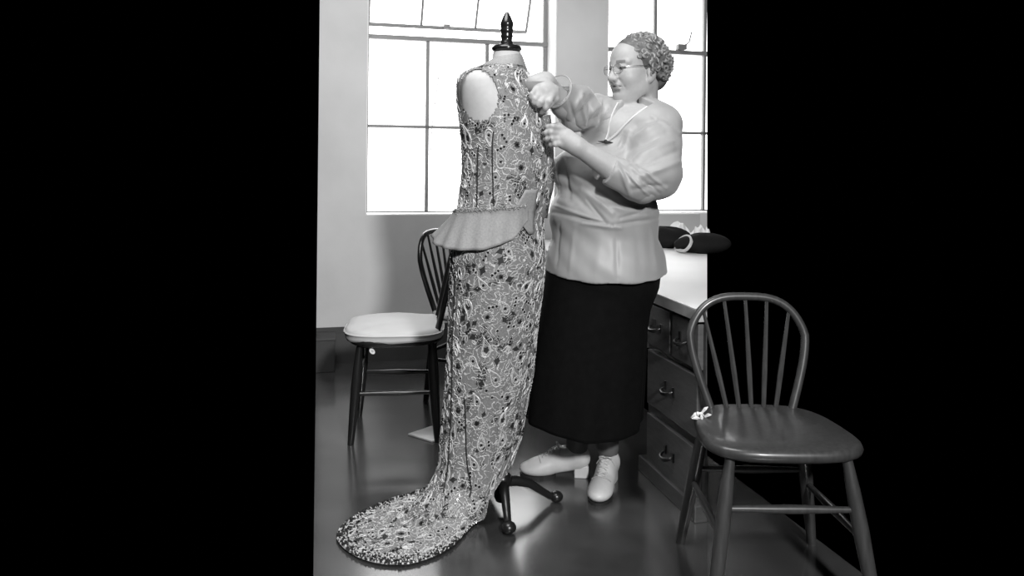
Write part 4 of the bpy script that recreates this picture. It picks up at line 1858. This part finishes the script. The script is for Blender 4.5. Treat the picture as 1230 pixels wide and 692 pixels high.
neck_edge(va, vc, 16)
neck_edge(vc, va, 16)
p, n = blouse_front(728, 170)
br = thing('tmp', None, None) if False else None
m = MB()
bc = p + n * 0.008
bax = (P(737, 169, 2.6) - P(718, 167, 2.6)).normalized()
m.tube([bc - bax * 0.027, bc - bax * 0.012, bc, bc + bax * 0.012, bc + bax * 0.027], [.001, .004, .006, .004, .001], 8)
m.ball(bc + n * 0.004, 0.006, 10)
tag(m.build('brooch', M['brooch'], woman, smooth=True), 'dark bar brooch at the foot of the neckline')
# ring
m = MB()
rc = P(662, 166.6, 2.4735)
m.ring([rc + up_ * (0.0098 * math.cos(w)) + nr_ * (0.0098 * math.sin(w)) for w in [2 * math.pi * i / 18 for i in range(18)]], 0.0014, 6)
m.build('ring', M['wire'], woman, smooth=True)
# cuff edge with covered buttons on the far sleeve
m = MB()
sA = dR.orthogonal().normalized()
sB = dR.cross(sA)
m.ring([cR - dR * 0.004 + (sA * math.cos(w) + sB * math.sin(w)) * 0.0595 for w in [2 * math.pi * i / 32 for i in range(32)]], 0.0022, 6)
m.build('cuff_piping', M['satin'], blouse, smooth=True)

# --- skirt
rows_s = [(318, 657, 794, .19), (345, 652, 791, .19), (372, 647, 781, .19), (400, 641, 777, .19), (450, 634, 775, .195), (500, 630, 772, .2), (537, 628, 770, .2)]
vs, fs = [], []
NS, NR = 120, 46
for i in range(NR + 1):
    y = 318 + (522 - 318) * i / NR
    l = np.interp(y, [r[0] for r in rows_s], [r[1] for r in rows_s])
    r_ = np.interp(y, [r[0] for r in rows_s], [r[2] for r in rows_s])
    dp = np.interp(y, [r[0] for r in rows_s], [r[3] for r in rows_s])
    a, b = P(l, y, 2.75), P(r_, y, 2.75)
    c = (a + b) / 2
    hx = (b.x - a.x) / 2
    f_am = 0.035 * (i / NR)
    zz = P(715, y, 2.6 + 0.15 * (1 - i / NR)).z
    for k_ in range(NS):
        t = 2 * math.pi * k_ / NS
        q = 1 + f_am * (0.6 * math.sin(7 * t + 0.5) + 0.5 * math.sin(12 * t + 2))
        drop = 0.014 * (i / NR) ** 3 * math.sin(t * 2 + 1.0)
        vs.append(Vector((c.x + hx * q * math.cos(t), c.y + dp * q * math.sin(t), zz + drop)))
for i in range(NR):
    for k_ in range(NS):
        k2 = (k_ + 1) % NS
        fs.append((i * NS + k_, i * NS + k2, (i + 1) * NS + k2, (i + 1) * NS + k_))
fs.append(tuple(range(NS)))
sk_o = MB().add(vs, fs).build('skirt', M['black_cloth'], woman, smooth='all')
so = sk_o.modifiers.new('cloth', 'SOLIDIFY')
so.thickness = 0.004
so.offset = -1

# --- shoes: built once, toe along +x, heel at the origin
SX = SDF(np.arange(-0.06, 0.25, 0.003), np.arange(-0.06, 0.06, 0.003), np.arange(-0.01, 0.14, 0.003))
SX.ell((0.165, 0, 0.027), (0.058, 0.042, 0.026), None, 0.02)
SX.ell((0.11, 0, 0.042), (0.07, 0.037, 0.033), None, 0.03)
SX.ell((0.05, 0, 0.062), (0.06, 0.031, 0.04), None, 0.03)
SX.ell((0.0, 0, 0.068), (0.037, 0.031, 0.042), None, 0.025)
SX.cap((0.02, 0, 0.085), (0.085, 0, 0.078), 0.032, 0.022, 0.025)
SX.ell((0.012, 0, 0.135), (0.052, 0.026, 0.048), None, 0.008, 'sub')
SX.ell((0.058, 0, -0.004), (0.045, 0.06, 0.024), None, 0.012, 'sub')
SX.halfspace((0, 0, 0.007), (0, 0, -1), 0.004)
sv, sf = SX.mesh()
sv = taubin(sv, sf, 2)


def shoe_top(x, y):
    c = np.argsort((sv[:, 0] - x) ** 2 + (sv[:, 1] - y) ** 2)[:25]
    return float(sv[c, 2].max())


def make_shoe(loc, toe_dir, label):
    a = math.atan2(toe_dir[1], toe_dir[0])
    mw = Matrix.Translation(loc) @ Matrix.Rotation(a, 4, 'Z')
    R3 = np.array(mw.to_3x3())
    T = lambda x, y, z: mw @ Vector((x, y, z))
    wv = sv @ R3.T + np.array(loc)
    sh = finish('shoe', np_mesh('shoe', wv, sf), M['shoe'], woman, smooth='all')
    tag(sh, label)
    m = MB()
    m.prism([T(x, y, 0) for x, y in ((-.03, -.018), (-.02, -.024), (.022, -.022), (.022, .022), (-.02, .024), (-.03, .018))], 0.042)
    m.build('heel', M['shoe'], sh, bevel=0.003)
    m = MB()
    out = []
    for k_ in range(30):
        t = 2 * math.pi * k_ / 30
        x, y = math.cos(t), math.sin(t)
        out.append((0.155 + 0.066 * x, 0.041 * y * (1 if x > -0.2 else 0.85)))
    m.prism([T(x, y, 0.0) for x, y in out], 0.009)
    m.build('sole', M['sole'], sh)
    m = MB()
    for i in range(5):
        x = 0.082 + 0.0135 * i
        for sg in (-1, 1):
            m.tube([T(x + a, sg * b, shoe_top(x + a, sg * b) + 0.0015) for a, b in ((0, .017), (.003, .008), (.006, -.003), (.009, -.013))], 0.0022, 5)
    for sg in (-1, 1):
        m.ring([T(0.082 + 0.006 * math.cos(w), sg * (0.012 + 0.011 * math.sin(w)), shoe_top(0.082, 0) + 0.006 + 0.006 * math.cos(w)) for w in [2 * math.pi * i / 14 for i in range(14)]], 0.0018, 5)
    m.build('laces', M['shoe'], sh, smooth=True)
    m = MB()
    m.tube([T(0.152 - 6 * y * y, y, shoe_top(0.152 - 6 * y * y, y) + 0.0005) for y in [0.034 * (i / 8 - 1) for i in range(17)]], 0.0016, 5)
    m.tube([T(0.07 + 0.0009 * abs(i - 8) , 0.033 * (i / 8 - 1), shoe_top(0.07, 0.033 * (i / 8 - 1)) + 0.0002) for i in range(17)], 0.0012, 5)
    m.build('toe_cap_seam', M['ribbon'], sh, smooth=True)
    return sh


make_shoe(Vector((0.262, 2.845, 0)), (-1, 0.02), 'white lace-up shoe seen from the side, toe to the left')
sl_ = F(733, 578)
make_shoe(Vector((sl_.x, sl_.y, 0)), (-0.36, -1.0), 'white lace-up shoe pointing to the viewer')

# --- hair: a shell of short curls
xs = np.arange(HC.x - 0.16, HC.x + 0.18, 0.004)
ys = np.arange(HC.y - 0.15, HC.y + 0.16, 0.004)
zs = np.arange(HC.z - 0.14, HC.z + 0.15, 0.004)
HS = SDF(xs, ys, zs)
HS.ell(H(-0.032, 0, 0.034), (0.088, 0.078, 0.080), HF, 0.02)
HS.ell(H(0.015, 0, 0.070), (0.055, 0.058, 0.036), HF, 0.03)
HS.ell(H(-0.085, 0, -0.035), (0.045, 0.055, 0.05), HF, 0.03)
for sg in (-1, 1):
    HS.ell(H(-0.03, sg * 0.055, 0.03), (0.055, 0.03, 0.06), HF, 0.02)
rg = random.Random(21)
curl_spots = []
def hair_dir(az, el):
    return math.cos(el) * math.cos(az), math.cos(el) * math.sin(az), math.sin(el)


for _ in range(1200):
    az, el = rg.uniform(0, 2 * math.pi), rg.uniform(-0.75, 1.5)
    d = hair_dir(az, el)
    f, l, z = -0.032 + 0.092 * d[0], 0.086 * d[1], 0.034 + 0.084 * d[2]
    if el < 0:
        z = 0.035 + 0.12 * d[2]
        f -= 0.015 if d[0] < 0 else 0
    # forehead, face, ears stay free
    if f > 0.035 and z < 0.085 - 0.25 * max(0, 0.09 - f):
        continue
    if f > -0.005 and z < 0.012:
        continue
    if f > -0.03 and z < -0.03:
        continue
    if z < -0.085:
        continue
    if all((f - a[0]) ** 2 + (l - a[1]) ** 2 + (z - a[2]) ** 2 > 0.0125 ** 2 for a in curl_spots):
        curl_spots.append((f, l, z))
for f, l, z in curl_spots:
    HS.ell(H(f * 0.985, l * 0.985, z), (0.0105, 0.0105, 0.0105), HF, 0.009)
# free the brow and the near face again
HS.ell(H(0.085, 0, 0.0), (0.055, 0.075, 0.078), HF, 0.012, 'sub')
HS.ell(H(0.05, 0, -0.07), (0.072, 0.12, 0.075), HF, 0.012, 'sub')
hv, hfc = HS.mesh()
hm = np_mesh('hair', hv, hfc)
hair = finish('hair', hm, M['hair_shade'], woman, smooth='all')
m = MB()
for f, l, z in curl_spots:
    c = H(f * 1.02, l * 1.02, z * 1.01)
    n = (c - H(-0.03, 0, 0.03)).normalized()
    a = n.orthogonal().normalized()
    b = n.cross(a)
    ph = rg.uniform(0, 6.28)
    r0_ = rg.uniform(0.008, 0.0125)
    ln = rg.uniform(3.5, 6.5)
    pts = []
    for i in range(11):
        w = ph + ln * i / 10
        pts.append(c + (a * math.cos(w) + b * math.sin(w)) * r0_ * (1 - 0.35 * i / 10) + n * (0.006 + 0.004 * math.sin(w * 1.3)))
    m.tube(pts, [0.0014 + 0.0034 * math.sin(math.pi * (i + 0.6) / 11.2) for i in range(11)], 5)
for _ in range(40):     # stray wisps
    f, l, z = rg.choice(curl_spots)
    c = H(f * 1.05, l * 1.05, z * 1.03)
    n = (c - H(-0.03, 0, 0.03)).normalized()
    t = n.orthogonal().normalized()
    m.tube([c, c + n * 0.008 + t * 0.006, c + n * 0.01 + t * 0.016], 0.0007, 4)
cu = m.build('curls', M['hair'], hair, smooth=True, fix=False)
cu['kind'] = 'stuff'

# --- spectacles
gl = MB()
for sg in (-1, 1):
    c = H(0.107 - 0.004, sg * 0.033, -0.004)
    tang = (HF[1] * 1.0 - HF[0] * 0.22 * sg).normalized()
    pts = [c + tang * (0.0215 * math.cos(w)) + HF[2] * (0.0175 * math.sin(w)) for w in [2 * math.pi * i / 28 for i in range(28)]]
    gl.ring(pts, 0.0008, 5)
gl.tube([H(0.107, -0.012, 0.003), H(0.113, 0, 0.006), H(0.107, 0.012, 0.003)], 0.0011, 6)
for sg in (-1, 1):
    gl.tube([H(0.099, sg * 0.054, 0.0), H(0.085, sg * 0.068, 0.002), H(0.03, sg * 0.077, 0.003), H(-0.02, sg * 0.078, 0.0), H(-0.028, sg * 0.077, -0.012)], 0.0011, 6)
glo = gl.build('eyeglasses', M['wire'], woman, smooth=True)
for sg in (-1, 1):
    c = H(0.103, sg * 0.033, -0.004)
    tang = (HF[1] * 1.0 - HF[0] * 0.22 * sg).normalized()
    nrm = tang.cross(HF[2])
    m = MB()
    m.prism([c + tang * (0.021 * math.cos(w)) + HF[2] * (0.017 * math.sin(w)) - nrm * 0.0005 for w in [2 * math.pi * i / 24 for i in range(24)]], 0.001, nrm)
    m.build('lens', M['lens'], glo)

bpy.context.view_layer.update()
